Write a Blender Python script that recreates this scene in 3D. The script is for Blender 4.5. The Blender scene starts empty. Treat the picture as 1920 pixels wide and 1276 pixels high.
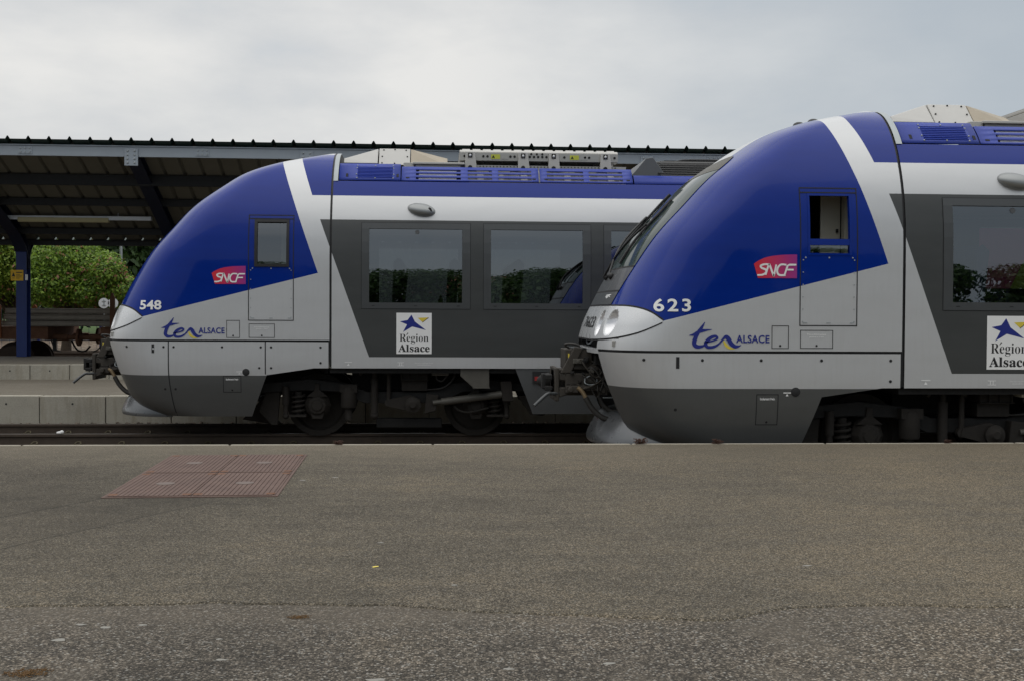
import bpy, bmesh, math, random
import numpy as np
from math import sin, cos, pi, radians, sqrt, atan
from mathutils import Vector, Matrix

random.seed(7)
RNG = np.random.default_rng(7)
SC = bpy.context.scene
COL = SC.collection

# ------------------------------------------------------------------ camera
ZC, YAW, PITCH, ROLL, FPX = 1.726, radians(3.85), -atan(50 / 2170.0), 0.0052, 2170.0
fwd = Vector((sin(YAW) * cos(PITCH), cos(YAW) * cos(PITCH), sin(PITCH)))
r0 = Vector((cos(YAW), -sin(YAW), 0)); u0 = r0.cross(fwd)
rt = r0 * cos(ROLL) + u0 * sin(ROLL); up = u0 * cos(ROLL) - r0 * sin(ROLL)
cd = bpy.data.cameras.new("camera"); cam = bpy.data.objects.new("camera", cd); COL.objects.link(cam)
M3 = Matrix((rt, up, -fwd)).transposed()
cam.matrix_world = Matrix.Translation((0, 0, ZC)) @ M3.to_4x4()
cd.sensor_width = 36; cd.lens = 36 * FPX / 1920; cd.clip_end = 2000; cd.clip_start = 0.05
SC.camera = cam
SC.view_settings.view_transform = 'Standard'; SC.view_settings.look = 'None'
SC.view_settings.gamma = 1; SC.view_settings.exposure = -0.1
SC.cycles.max_bounces = 8; SC.cycles.transparent_max_bounces = 12

# ------------------------------------------------------------------ node helpers
class X:
    """tiny expression wrapper over shader math nodes"""
    def __init__(s, nt, sock): s.nt = nt; s.s = sock
    def _m(s, op, o, rev=False):
        n = s.nt.nodes.new('ShaderNodeMath'); n.operation = op
        a, b = (o, s) if rev else (s, o)
        for i, q in enumerate((a, b)):
            if q is None: continue
            if isinstance(q, X): s.nt.links.new(q.s, n.inputs[i])
            else: n.inputs[i].default_value = q
        return X(s.nt, n.outputs[0])
    def __add__(s, o): return s._m('ADD', o)
    def __radd__(s, o): return s._m('ADD', o)
    def __sub__(s, o): return s._m('SUBTRACT', o)
    def __rsub__(s, o): return s._m('SUBTRACT', o, True)
    def __mul__(s, o): return s._m('MULTIPLY', o)
    def __rmul__(s, o): return s._m('MULTIPLY', o)
    def __truediv__(s, o): return s._m('DIVIDE', o)
    def __gt__(s, o): return s._m('GREATER_THAN', o)
    def __lt__(s, o): return s._m('LESS_THAN', o)
    def min(s, o): return s._m('MINIMUM', o)
    def max(s, o): return s._m('MAXIMUM', o)
    def abs(s): return s._m('ABSOLUTE', None)
    def pow(s, o): return s._m('POWER', o)
    def sin(s): return s._m('SINE', None)

class NT:
    def __init__(s, name, world=False):
        if world:
            s.m = bpy.data.worlds.new(name); SC.world = s.m
        else:
            s.m = bpy.data.materials.new(name)
        s.m.use_nodes = True; s.t = s.m.node_tree; s.t.nodes.clear()
    def n(s, t, **k):
        nd = s.t.nodes.new(t)
        for a, b in k.items(): setattr(nd, a, b)
        return nd
    def link(s, a, b): s.t.links.new(a.s if isinstance(a, X) else a, b)
    def x(s, sock): return X(s.t, sock)
    def setin(s, nd, key, v):
        if isinstance(v, X): s.link(v, nd.inputs[key])
        elif hasattr(v, 'is_output'): s.t.links.new(v, nd.inputs[key])
        else: nd.inputs[key].default_value = v
    def mix(s, f, a, b):
        nd = s.n('ShaderNodeMix', data_type='RGBA')
        s.setin(nd, 0, f)
        for i, c in ((6, a), (7, b)):
            if isinstance(c, tuple): nd.inputs[i].default_value = (*c[:3], 1)
            else: s.setin(nd, i, c)
        return nd.outputs[2]
    def coord(s, kind='Object'):
        tc = s.n('ShaderNodeTexCoord'); return tc.outputs[kind]
    def sep(s, v):
        nd = s.n('ShaderNodeSeparateXYZ'); s.link(v, nd.inputs[0]); return [X(s.t, o) for o in nd.outputs]
    def scale(s, v, sc):
        nd = s.n('ShaderNodeMapping'); s.link(v, nd.inputs[0]); nd.inputs['Scale'].default_value = sc; return nd.outputs[0]
    def noise(s, v, scale, detail=4, rough=.55, out=0):
        nd = s.n('ShaderNodeTexNoise'); s.link(v, nd.inputs['Vector'])
        nd.inputs['Scale'].default_value = scale; nd.inputs['Detail'].default_value = detail; nd.inputs['Roughness'].default_value = rough
        return X(s.t, nd.outputs[out])
    def voro(s, v, scale, feature='F1', out='Distance'):
        nd = s.n('ShaderNodeTexVoronoi', feature=feature); s.link(v, nd.inputs['Vector']); nd.inputs['Scale'].default_value = scale
        return nd.outputs[out]
    def ramp(s, f, stops):
        nd = s.n('ShaderNodeValToRGB'); s.link(f, nd.inputs[0]); e = nd.color_ramp.elements
        while len(e) < len(stops): e.new(.5)
        for q, (p, c) in zip(e, stops):
            q.position = p; q.color = (*c, 1) if len(c) == 3 else c
        return nd.outputs[0]
    def bump(s, h, strength=.3, dist=.01):
        nd = s.n('ShaderNodeBump'); s.link(h, nd.inputs['Height']); nd.inputs['Strength'].default_value = strength; nd.inputs['Distance'].default_value = dist
        return nd.outputs[0]
    def bsdf(s, **k):
        b = s.n('ShaderNodeBsdfPrincipled')
        for key, v in k.items():
            key = {'color': 'Base Color', 'rough': 'Roughness', 'metal': 'Metallic', 'normal': 'Normal', 'coat': 'Coat Weight', 'spec': 'Specular IOR Level',
                   'coat_rough': 'Coat Roughness', 'emit': 'Emission Color', 'emit_s': 'Emission Strength', 'trans': 'Transmission Weight'}[key]
            if isinstance(v, tuple): b.inputs[key].default_value = (*v, 1)
            else: s.setin(b, key, v)
        o = s.n('ShaderNodeOutputMaterial'); s.t.links.new(b.outputs[0], o.inputs[0]); return s.m

# ------------------------------------------------------------------ world, sun
SUN_EL, SUN_AZ = radians(66), radians(215)          # sun behind the viewer's left shoulder, veiled by cloud
w = NT("World", True)
sky = w.n('ShaderNodeTexSky', sky_type='NISHITA', sun_disc=False, sun_elevation=SUN_EL, sun_rotation=SUN_AZ, air_density=1.2, dust_density=2.0)
d = w.coord('Generated'); dx, dy, dz = w.sep(d)
wv = w.n('ShaderNodeCombineXYZ'); w.link(dx * 1.0, wv.inputs[0]); w.link(dy * 1.0, wv.inputs[1]); w.link(dz * 2.6, wv.inputs[2])
n1 = w.noise(wv.outputs[0], 4.2, 7, .55); n2 = w.noise(wv.outputs[0], 1.9, 4, .5)
def lobe(az, el, ra, re):
    a_ = (dx / dy.max(.05) - math.tan(radians(az))) / ra; b_ = (dz - sin(radians(el))) / re
    return (0.0 - (a_ * a_ + b_ * b_)).max(-30.0)._m('EXPONENT', None)
tone = (n1 - .5) * 1.5 + (n2 - .5) * .9 + .62 + lobe(1.5, 11.5, .15, .10) * .27 - lobe(-8.5, 15.5, .17, .045) * .34 - lobe(-14, 8.5, .08, .03) * .12 + lobe(-15, 12, .09, .02) * .2
cloud = w.ramp(tone, [(.12, (4.9, 5.5, 6.2)), (.38, (6.3, 6.7, 7.1)), (.62, (7.4, 7.5, 7.55)), (.95, (9.0, 8.9, 8.65))])
right = (dx * 2.2 - .02).max(0.0).min(1.0)
cloud = w.mix(right * .9, cloud, w.mix(n1, (4.2, 4.85, 5.5), (5.2, 5.75, 6.25)))
# the veil is thicker and greyer down by the horizon behind the viewer, thinner and brighter round the zenith
veil = ((dz - .28) * 1.9).max(0.0).min(1.0)
cloud = w.mix(veil, cloud, (16.5, 16.5, 16.3))
back = (dy * -1.6).max(0.0).min(1.0) * (1.0 - veil)
cloud = w.mix(back * .85, cloud, (3.5, 4.0, 4.5))
allsky = w.mix(.93, sky.outputs[0], cloud)
bg = w.n('ShaderNodeBackground'); w.link(allsky, bg.inputs[0]); bg.inputs[1].default_value = 0.1
wo = w.n('ShaderNodeOutputWorld'); w.link(bg.outputs[0], wo.inputs[0])

sl = bpy.data.lights.new("sun", 'SUN'); sl.energy = .55; sl.angle = radians(85); sl.color = (1, .96, .9)
so = bpy.data.objects.new("sun", sl); COL.objects.link(so)
sdir = Vector((sin(SUN_AZ) * cos(SUN_EL), cos(SUN_AZ) * cos(SUN_EL), sin(SUN_EL)))
so.rotation_euler = sdir.to_track_quat('Z', 'Y').to_euler(); so.location = (-8, -8, 15)

# ------------------------------------------------------------------ mesh helpers
def tag(o, label=None, cat=None, group=None, kind=None):
    if label: o['label'] = label
    if cat: o['category'] = cat
    if group: o['group'] = group
    if kind: o['kind'] = kind
    return o
def empty(name, loc=(0, 0, 0), rz=0.0, **k):
    o = bpy.data.objects.new(name, None); COL.objects.link(o); o.location = loc; o.rotation_euler.z = rz; o.empty_display_size = .2
    return tag(o, **k)
def link_copy(o, parent=None):
    c = o.copy(); COL.objects.link(c); c.parent = parent
    for ch in list(o.children): link_copy(ch, c)
    return c

class MB:
    def __init__(s): s.v = []; s.f = []
    def add(s, vs, fs):
        b = len(s.v); s.v += [tuple(p) for p in vs]; s.f += [tuple(b + i for i in q) for q in fs]; return s
    def box(s, x0, x1, y0, y1, z0, z1, mat=None):
        vs = [(x, y, z) for z in (z0, z1) for y in (y0, y1) for x in (x0, x1)]
        if mat is not None: vs = [mat @ Vector(p) for p in vs]
        return s.add(vs, [(0, 2, 3, 1), (4, 5, 7, 6), (0, 1, 5, 4), (2, 6, 7, 3), (0, 4, 6, 2), (1, 3, 7, 5)])
    def prism(s, poly, y0, y1, taper=0):
        """polygon in x,z extruded along y"""
        n = len(poly)
        a = sum(poly[i][0] * poly[(i + 1) % n][1] - poly[(i + 1) % n][0] * poly[i][1] for i in range(n))
        if a < 0: poly = poly[::-1]
        vs = [(x, y0, z) for x, z in poly] + [(x, y1, z) for x, z in poly]
        fs = [tuple(range(n)), tuple(range(2 * n - 1, n - 1, -1))] + [(i, n + i, n + (i + 1) % n, (i + 1) % n) for i in range(n)]
        return s.add(vs, fs)
    def prism_x(s, poly, x0, x1):
        """polygon in y,z extruded along x"""
        n = len(poly)
        a = sum(poly[i][0] * poly[(i + 1) % n][1] - poly[(i + 1) % n][0] * poly[i][1] for i in range(n))
        if a < 0: poly = poly[::-1]
        vs = [(x0, y, z) for y, z in poly] + [(x1, y, z) for y, z in poly]
        fs = [tuple(range(n - 1, -1, -1)), tuple(range(n, 2 * n))] + [(i, (i + 1) % n, n + (i + 1) % n, n + i) for i in range(n)]
        return s.add(vs, fs)
    def tube(s, pts, r, n=10, caps=True):
        pts = [Vector(p) for p in pts]; m = len(pts); rs = r if isinstance(r, (list, tuple)) else [r] * m
        ring = []; up_ = None
        for i, p in enumerate(pts):
            t = (pts[min(i + 1, m - 1)] - pts[max(i - 1, 0)]).normalized()
            if up_ is None:
                up_ = Vector((0, 0, 1)) if abs(t.z) < .9 else Vector((1, 0, 0))
            a = (up_ - t * up_.dot(t)).normalized(); b = t.cross(a); up_ = a
            ring.append([p + (a * cos(2 * pi * k / n) + b * sin(2 * pi * k / n)) * rs[i] for k in range(n)])
        vs = [q for rg in ring for q in rg]
        fs = [(i * n + k, i * n + (k + 1) % n, (i + 1) * n + (k + 1) % n, (i + 1) * n + k) for i in range(m - 1) for k in range(n)]
        if caps: fs += [tuple(range(n - 1, -1, -1)), tuple((m - 1) * n + k for k in range(n))]
        return s.add(vs, fs)
    def cyl(s, p0, p1, r, r1=None, n=16): return s.tube([p0, p1], [r, r if r1 is None else r1], n)
    def lathe(s, prof, c, axis='y', n=28):
        """profile list of (radius, offset along axis)"""
        vs = []; m = len(prof)
        for r, t in prof:
            for k in range(n):
                a = 2 * pi * k / n
                if axis == 'y': vs.append((c[0] + r * cos(a), c[1] + t, c[2] + r * sin(a)))
                elif axis == 'z': vs.append((c[0] + r * cos(a), c[1] + r * sin(a), c[2] + t))
                else: vs.append((c[0] + t, c[1] + r * cos(a), c[2] + r * sin(a)))
        fs = [(i * n + k, i * n + (k + 1) % n, (i + 1) * n + (k + 1) % n, (i + 1) * n + k) for i in range(m - 1) for k in range(n)]
        fs += [tuple(range(n - 1, -1, -1)), tuple((m - 1) * n + k for k in range(n))]
        return s.add(vs, fs)
    def ellipsoid(s, c, r, nu=20, nv=12):
        vs = []; 
        for j in range(nv + 1):
            t = pi * j / nv
            for i in range(nu):
                a = 2 * pi * i / nu
                vs.append((c[0] + r[0] * sin(t) * cos(a), c[1] + r[1] * sin(t) * sin(a), c[2] + r[2] * cos(t)))
        fs = [(j * nu + i, (j + 1) * nu + i, (j + 1) * nu + (i + 1) % nu, j * nu + (i + 1) % nu) for j in range(nv) for i in range(nu)]
        return s.add(vs, fs)
    def grid(s, P, skip=None):
        """P[i][j] of points -> quads"""
        nr, nc = len(P), len(P[0]); vs = [p for row in P for p in row]
        fs = [(i * nc + j, i * nc + j + 1, (i + 1) * nc + j + 1, (i + 1) * nc + j) for i in range(nr - 1) for j in range(nc - 1) if not (skip and skip(i, j))]
        return s.add(vs, fs)
    def build(s, name, mat, parent=None, smooth=None, bevel=0, recalc=False, solid=0, seg=2, merge=0, loc=None):
        me = bpy.data.meshes.new(name); me.from_pydata(s.v, [], s.f)
        if recalc or merge:
            bm = bmesh.new(); bm.from_mesh(me)
            if merge: bmesh.ops.remove_doubles(bm, verts=bm.verts, dist=merge)
            if recalc: bmesh.ops.recalc_face_normals(bm, faces=bm.faces)
            bm.to_mesh(me); bm.free()
        return place(name, me, mat, parent, smooth, bevel, solid, seg, loc)
def place(name, me, mat, parent=None, smooth=None, bevel=0, solid=0, seg=2, loc=None):
    me.update()
    if mat: me.materials.append(mat)
    if smooth is not None:
        me.shade_smooth()
        if smooth < 180: me.set_sharp_from_angle(angle=radians(smooth))
    o = bpy.data.objects.new(name, me); COL.objects.link(o)
    if parent: o.parent = parent
    if loc: o.location = loc
    if solid:
        md = o.modifiers.new('solid', 'SOLIDIFY'); md.thickness = solid; md.offset = -1
    if bevel:
        md = o.modifiers.new('bevel', 'BEVEL'); md.width = bevel; md.segments = seg; md.limit_method = 'ANGLE'; md.angle_limit = radians(35)
    return o

def catmull(pts, n=8):
    pts = [np.array(p, float) for p in pts]; P = [2 * pts[0] - pts[1]] + pts + [2 * pts[-1] - pts[-2]]; out = []
    for i in range(1, len(P) - 2):
        for k in range(n):
            t = k / n; a, b, c, e = P[i - 1], P[i], P[i + 1], P[i + 2]
            out.append(.5 * ((2 * b) + (c - a) * t + (2 * a - 5 * b + 4 * c - e) * t * t + (3 * b - a - 3 * c + e) * t ** 3))
    out.append(pts[-1]); return out
def text2d(body, off=0.0, shear=0.0, space=1.0):
    """glyph outlines of the built-in font as a flat mesh: verts (x,z), faces"""
    cu = bpy.data.curves.new('glyphs', 'FONT'); cu.body = body; cu.size = 1; cu.offset = off; cu.shear = shear; cu.space_character = space; cu.resolution_u = 4
    ob = bpy.data.objects.new('glyphs', cu); COL.objects.link(ob)
    dg = bpy.context.evaluated_depsgraph_get(); me = bpy.data.meshes.new_from_object(ob.evaluated_get(dg))
    v = np.array([(p.co.x, p.co.y) for p in me.vertices]); f = [tuple(p.vertices) for p in me.polygons]
    bpy.data.objects.remove(ob); bpy.data.curves.remove(cu); bpy.data.meshes.remove(me)
    return v, f
def fit_box(v, x0, x1, z0, z1):
    lo, hi = v.min(0), v.max(0)
    return np.stack([x0 + (v[:, 0] - lo[0]) / (hi[0] - lo[0]) * (x1 - x0), z0 + (v[:, 1] - lo[1]) / (hi[1] - lo[1]) * (z1 - z0)], 1)
def ribbon(pts, wd):
    """stroke with changing width -> (verts2d, faces)"""
    p = np.array(pts); t = np.gradient(p, axis=0); t /= np.linalg.norm(t, axis=1)[:, None] + 1e-9; n = np.stack([-t[:, 1], t[:, 0]], 1)
    wd = np.interp(np.linspace(0, 1, len(p)), np.linspace(0, 1, len(wd)), wd)[:, None] / 2
    v = np.concatenate([p + n * wd, p - n * wd]); m = len(p)
    return v, [(i, m + i, m + i + 1, i + 1) for i in range(m - 1)]

# ------------------------------------------------------------------ materials
def simple(name, color, rough=.5, metal=0.0, var=.12, nscale=6.0, bump=0.0, bscale=60, **k):
    m = NT(name); co = m.coord(); n = m.noise(co, nscale, 5, .6)
    a = tuple(c * (1 - var) for c in color); b = tuple(min(1, c * (1 + var)) for c in color)
    c = m.mix(n, a, b); kw = dict(color=c, rough=m.noise(co, nscale * 2.3, 3) * .2 + (rough - .1), metal=metal); kw.update(k)
    if bump: kw['normal'] = m.bump(m.noise(co, bscale, 4), bump, .004)
    return m.bsdf(**kw)

SILVER = (.50, .51, .52); BLUE = (.012, .030, .245); DARK = (.040, .043, .043); GREY = (.085, .09, .092)
def livery(name, grey_z=0.0):
    m = NT(name); co = m.coord(); x, y, z = m.sep(co)
    c0 = SILVER
    grime = m.noise(m.scale(co, (1.2, 1.2, 5.0)), 1.7, 6, .62); fine = m.noise(m.scale(co, (9, 9, 1.4)), 6, 4, .6)
    streak = ((m.noise(m.scale(co, (7, 7, .35)), 3.0, 4, .6) - .5) * 4.0).max(0.0).min(1.0) * ((3.2 - z) * .45).max(0.0).min(1.0)
    silver = m.mix(streak * .11, m.mix(grime * .6 + fine * .4, (.505, .512, .515), (.575, .582, .588)), (.36, .345, .31))
    dusty = m.mix(((0.9 - z) * 1.8).max(0.0).min(1.0) * grime, silver, (.22, .205, .18))
    dark = ((z < 3.005) * (x > (z - 3.005) * -.359 - .135)) * (z > 1.122)
    c = m.mix(dark, dusty, m.mix(grime, (.034, .037, .037), (.050, .053, .052)))
    bl = (z > (x + 2.53) * .2565 + 1.658) * (x < (z - 2.267) * -.3466 - .157)
    crown = (y.abs() < .62) * (z > 3.45) * (x < .02)
    br = (z > 3.345) * (x > (z - 3.355) * -.3346 - .257)
    blue = bl.max(br) * (1.0 - crown) * (1.0 - (y.abs() < .6) * (z > 3.9))
    c = m.mix(blue, c, m.mix(grime, (.0001, .0165, .185), (.0003, .0225, .230)))
    if grey_z:
        gv = (z < grey_z)
        c = m.mix(gv, c, m.mix(grime * .6 + fine * .4, (.082, .085, .085), (.118, .121, .119)))
    wave = m.noise(m.scale(co, (.7, 1, 1.6)), 1.4, 2, .5) + m.noise(co, 9, 3) * .03
    return m.bsdf(color=c, rough=fine * .08 + grime * .05 + (1.0 - blue) * .17 + .13, metal=(1.0 - blue) * (1.0 - dark) * .38, coat=blue * .27 + .05, spec=.5 - blue * .38, coat_rough=.035, normal=m.bump(wave, .26, .02))

SEAMS = ((-2.74, 7.50, -2.30, 8.29, .010, .9), (-2.38, 6.52, -1.46, 8.19, .009, .7))
def asphalt(name, base, spread, s1, s2, bumpk, coarse):
    m = NT(name); co = m.coord(); x, y, z = m.sep(co)
    big = m.noise(co, .55, 5, .6); mid = m.noise(m.scale(co, (.7, 1.6, 1)), 2.6, 6, .65)
    cell = m.voro(co, s1, out='Color'); cr, cg, cb = m.sep(cell); dist = m.x(m.voro(co, s1)); d2 = m.x(m.voro(co, s2)); cell2 = m.voro(co, s2, out='Color'); c2r, _, c2b = m.sep(cell2)
    b = base
    t = cr * .62 + c2r * .38
    stone = m.ramp(t, [(.12, tuple(q * (1 - spread) for q in b)), (.48, b), (.72, tuple(q * (1 + spread * 1.3) for q in b)), (.86, (b[0] * (1 + spread * 3.4), b[1] * (1 + spread * 3.4), b[2] * (1 + spread * 3.7)))])
    stone = m.mix((cg > .93) * .8, stone, (.36, .345, .31) if coarse else (.24, .225, .195))
    stone = m.mix((cb > .90) * .75, stone, tuple(q * .3 for q in b))
    gap = ((dist - .32) * 3.2).max(0.0).min(1.0)
    c = m.mix(gap * (.55 if coarse else .4), stone, tuple(q * .42 for q in b))
    tone = big * .55 + mid * .45 + (m.noise(co, 22, 3, .6) - .5) * .22
    tint = m.ramp(tone + (x * .026) - .012, [(.28, (.52, .52, .52)), (.5, (1, 1, 1)), (.72, (1.42, 1.35, 1.24))])
    mul = m.n('ShaderNodeMix', data_type='RGBA', blend_type='MULTIPLY'); mul.inputs[0].default_value = 1; m.link(c, mul.inputs[6]); m.link(tint, mul.inputs[7])
    c = mul.outputs[2]
    if not coarse:                                   # seams left by trench patching, and the worn paler strip along the edge
        for (ax, ay, bx, by, wd, k) in SEAMS:
            L = sqrt((bx - ax) ** 2 + (by - ay) ** 2); nx, ny = -(by - ay) / L, (bx - ax) / L
            wob = (m.noise(co, 3.0, 4) - .5) * .09
            dd = ((x - ax) * nx + (y - ay) * ny + wob).abs(); al = (x - ax) * ((bx - ax) / L) + (y - ay) * ((by - ay) / L)
            c = m.mix((dd < wd) * (al > -4.0) * (al < L) * k, c, tuple(q * .22 for q in b))
            c = m.mix(((x - ax) * nx + (y - ay) * ny + wob > 0.0) * (al < L + .1) * (dd < .9) * .22, c, tuple(q * .5 for q in b))
        c = m.mix(((y - 9.6) / 2.2).max(0.0).min(1.0) * .5, c, (.185, .158, .116))
    else:
        c = m.mix(((m.noise(m.scale(co, (1, .8, 1)), 1.1, 5, .6) - .52) * 7.0).max(0.0).min(1.0) * .55, c, (.125, .106, .082))
        dust = ((y - 4.55) * 2.2).max(0.0).min(1.0) * ((m.noise(m.scale(co, (.8, 1.5, 1)), 1.3, 5, .6) - .36) * 3.5).max(0.0).min(1.0)
        c = m.mix(dust * .45, c, (.125, .105, .080))
        rust = ((m.noise(co, 1.7, 3, .5, 0) - .64) * 14.0).max(0.0).min(1.0)
        c = m.mix(rust * .3, c, (.09, .065, .04))
    h = (1.0 - dist) * .7 + (1.0 - d2) * .3 + mid * .8
    return m.bsdf(color=c, rough=.86, normal=m.bump(h, bumpk, .006), spec=.3)

def concrete(name, base, streak=True):
    m = NT(name); co = m.coord(); x, y, z = m.sep(co)
    a = m.noise(co, 1.3, 7, .65); b = m.noise(m.scale(co, (3.5, 3.5, .5)), 2.2, 5, .6); f = m.noise(co, 45, 4, .6)
    c = m.ramp(a * .6 + f * .4, [(.3, tuple(q * .68 for q in base)), (.5, base), (.7, tuple(q * 1.2 for q in base))])
    if streak: c = m.mix(((b - .5) * 5.0).max(0.0).min(1.0) * .45, c, tuple(q * f_ for q, f_ in zip(base, (.55, .48, .38))))
    return m.bsdf(color=c, rough=.9, normal=m.bump(a * .5 + f * .5, .35, .006), spec=.25)

MAT = {}
MAT['livery_far'] = livery('train_paint', .868); MAT['livery_near'] = livery('train_paint_front', .962)
MAT['platform'] = asphalt('asphalt_fine', (.089, .0755, .0540), .75, 150, 300, .75, False)
MAT['old'] = asphalt('asphalt_coarse', (.082, .0705, .0545), .9, 105, 210, 1.0, True)
MAT['far_platform'] = asphalt('asphalt_far', (.165, .155, .135), .3, 60, 140, .3, False)
MAT['wall'] = concrete('concrete_wall', (.33, .31, .26)); MAT['coping'] = concrete('concrete_coping', (.36, .33, .27), False)
MAT['gasket'] = simple('black_rubber', (.010, .010, .011), .55)
MAT['line'] = simple('panel_gap', (.012, .012, .013), .8)
MAT['white'] = simple('white_lettering', (.78, .78, .77), .4, var=.03)
MAT['navy'] = simple('navy_lettering', (.012, .022, .20), .35, var=.05)
MAT['yellow'] = simple('yellow_lettering', (.66, .52, .06), .4, var=.05)
MAT['labelyellow'] = simple('label_yellow', (.50, .52, .06), .45, var=.05)
MAT['black'] = simple('black_lettering', (.012, .012, .012), .5, var=.05)
MAT['silverbright'] = simple('bright_silver', (.62, .63, .64), .28, .25, var=.06, nscale=3, coat=.5)
MAT['silver'] = simple('silver_paint', SILVER, .32, .15, var=.08, nscale=3, coat=.3)
MAT['lens'] = simple('headlight_bowl', (.72, .72, .74), .15, .5, var=.05, coat=1.0)
MAT['frame'] = simple('window_frame', (.046, .050, .052), .42, var=.1, coat=.2)
MAT['darkplate'] = simple('dark_grey_plate', (.050, .052, .054), .38, var=.18, nscale=2.5, coat=.15)
MAT['bluepanel'] = simple('blue_roof_panel', (.012, .036, .285), .5, var=.12, nscale=3)
MAT['bluemetal'] = simple('blue_pillar_paint', (.006, .024, .13), .5, var=.15)
MAT['housing'] = simple('roof_housing', (.49, .48, .455), .55, var=.1, nscale=3)
MAT['steel'] = simple('stainless_steel', (.42, .41, .385), .38, .55, var=.16, nscale=5)
MAT['roofgrey'] = simple('roof_deck', (.06, .06, .06), .8, var=.3)
MAT['blackunit'] = simple('black_louvre', (.018, .018, .018), .45, var=.2)
MAT['gear'] = simple('running_gear', (.0055, .005, .0045), .75, var=.45, nscale=9, bump=.3)
MAT['geardirty'] = simple('dusty_running_gear', (.0145, .0112, .008), .8, var=.4, nscale=9, bump=.3)
MAT['gearlight'] = simple('pale_underfloor', (.085, .08, .068), .6, .2, var=.3, nscale=6)
MAT['couplergear'] = simple('coupler_iron', (.040, .034, .027), .7, .1, var=.5, nscale=9, bump=.3)
MAT['hose'] = simple('rubber_hose', (.026, .024, .021), .6, var=.3)
MAT['brass'] = simple('worn_hose_end', (.22, .16, .09), .5, .3, var=.3)
MAT['rust'] = simple('rusty_steel', (.135, .060, .030), .85, var=.5, nscale=7, bump=.3)
MAT['wagongear'] = simple('brown_running_gear', (.045, .028, .018), .85, var=.5, nscale=6, bump=.3)
MAT['rustorange'] = simple('orange_stanchion', (.26, .085, .025), .8, var=.35, nscale=5)
MAT['railside'] = simple('rail_side', (.050, .036, .026), .85, var=.4, nscale=8, bump=.2)
MAT['railtop'] = simple('rail_head', (.10, .095, .09), .4, .7, var=.2)
MAT['loadrail'] = simple('stacked_rail', (.25, .215, .17), .6, .25, var=.25)
MAT['sleeper'] = simple('sleeper', (.10, .085, .065), .9, var=.35, bump=.3)
MAT['clip'] = simple('rail_clip', (.060, .048, .024), .8, var=.4)
MAT['canopysteel'] = simple('canopy_beam', (.30, .34, .38), .45, var=.07, nscale=2)
MAT['armshade'] = simple('shade_darkened_arm_blue', (.005, .009, .026), .55, var=.15)  # pillar blue darkened in the colour itself, for the shade under the canopy roof
MAT['purlin'] = simple('canopy_purlin', (.011, .012, .013), .7, var=.15)
MAT['sheettop'] = simple('green_roof_sheet', (.015, .035, .028), .5, var=.2)
MAT['sheetunder'] = simple('soffit_sheet', (.135, .128, .102), .7, var=.12, nscale=2)
MAT['tube'] = simple('lamp_cover', (.40, .36, .20), .4, var=.1)
MAT['lampwhite'] = simple('white_steel', (.62, .66, .70), .4, var=.05)
MAT['sign'] = simple('sign_yellow', (.75, .44, .012), .5, var=.06)
MAT['disc'] = simple('disc_white', (.62, .64, .66), .5, var=.08)
MAT['galv'] = simple('galvanised', (.34, .37, .38), .45, .4, var=.1)
MAT['bark'] = simple('bark', (.075, .055, .038), .9, var=.4, bump=.5, bscale=30)
MAT['cabdark'] = simple('cab_lining', (.020, .020, .020), .7, var=.2)
MAT['cream'] = simple('cream_panel', (.55, .52, .42), .5, var=.06)
MAT['seat'] = simple('seat_fabric', (.03, .045, .12), .85, var=.2)
MAT['magenta'] = simple('magenta_poster', (.34, .04, .14), .5, var=.08)
MAT['lime'] = simple('lime_poster', (.25, .33, .03), .5, var=.08)
MAT['saloon'] = simple('saloon_lining', (.085, .085, .08), .7, var=.1)
MAT['lampstrip'] = simple('saloon_ceiling', (.42, .42, .40), .6, var=.05)
MAT['red'] = simple('red_marking', (.30, .02, .02), .5, var=.1)
MAT['cast'] = None; MAT['stain'] = simple('dropping', (.235, .225, .20), .8, var=.1)
MAT['weed'] = simple('weed', (.06, .026, .016), .8, var=.4, nscale=30)
MAT['housewall'] = simple('render_wall', (.42, .36, .28), .9, var=.1); MAT['rooftile'] = simple('roof_tile', (.19, .075, .045), .85, var=.3, nscale=12)
MAT['brickwall'] = simple('brick_wall', (.16, .09, .065), .9, var=.25, nscale=20)
MAT['ballast'] = None

m = NT('cast_iron_cover'); co = m.coord(); x, y, z = m.sep(co)
mot = m.noise(co, 3.5, 6, .65); spk = m.noise(co, 60, 3)
MAT['cast'] = m.bsdf(color=m.ramp(mot * .7 + spk * .3, [(.3, (.085, .052, .042)), (.5, (.118, .073, .058)), (.7, (.150, .098, .078))]), rough=.75, metal=.15, normal=m.bump(spk, .2, .003))
m = NT('ballast'); co = m.coord(); cel = m.voro(co, 22, out='Color'); cr, cg, cb = m.sep(cel); dd = m.x(m.voro(co, 22))
MAT['ballast'] = m.bsdf(color=m.ramp(cr, [(.1, (.05, .04, .03)), (.5, (.10, .078, .058)), (.9, (.17, .14, .11))]), rough=.95, normal=m.bump((1.0 - dd), 1.0, .04))
m = NT('brown_ballast'); co = m.coord(); cel = m.voro(co, 9, out='Color'); cr, cg, cb = m.sep(cel); big = m.noise(m.scale(co, (.2, 1, 1)), .9, 5, .6)
MAT['ballastbrown'] = m.bsdf(color=m.ramp(cr * .45 + big * .55, [(.25, (.055, .035, .022)), (.5, (.125, .085, .055)), (.75, (.26, .22, .17))]), rough=.95, normal=m.bump(cr, .8, .05))
m = NT('earth'); co = m.coord(); a = m.noise(co, .25, 6, .65); b = m.noise(co, 6, 6, .7)
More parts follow.
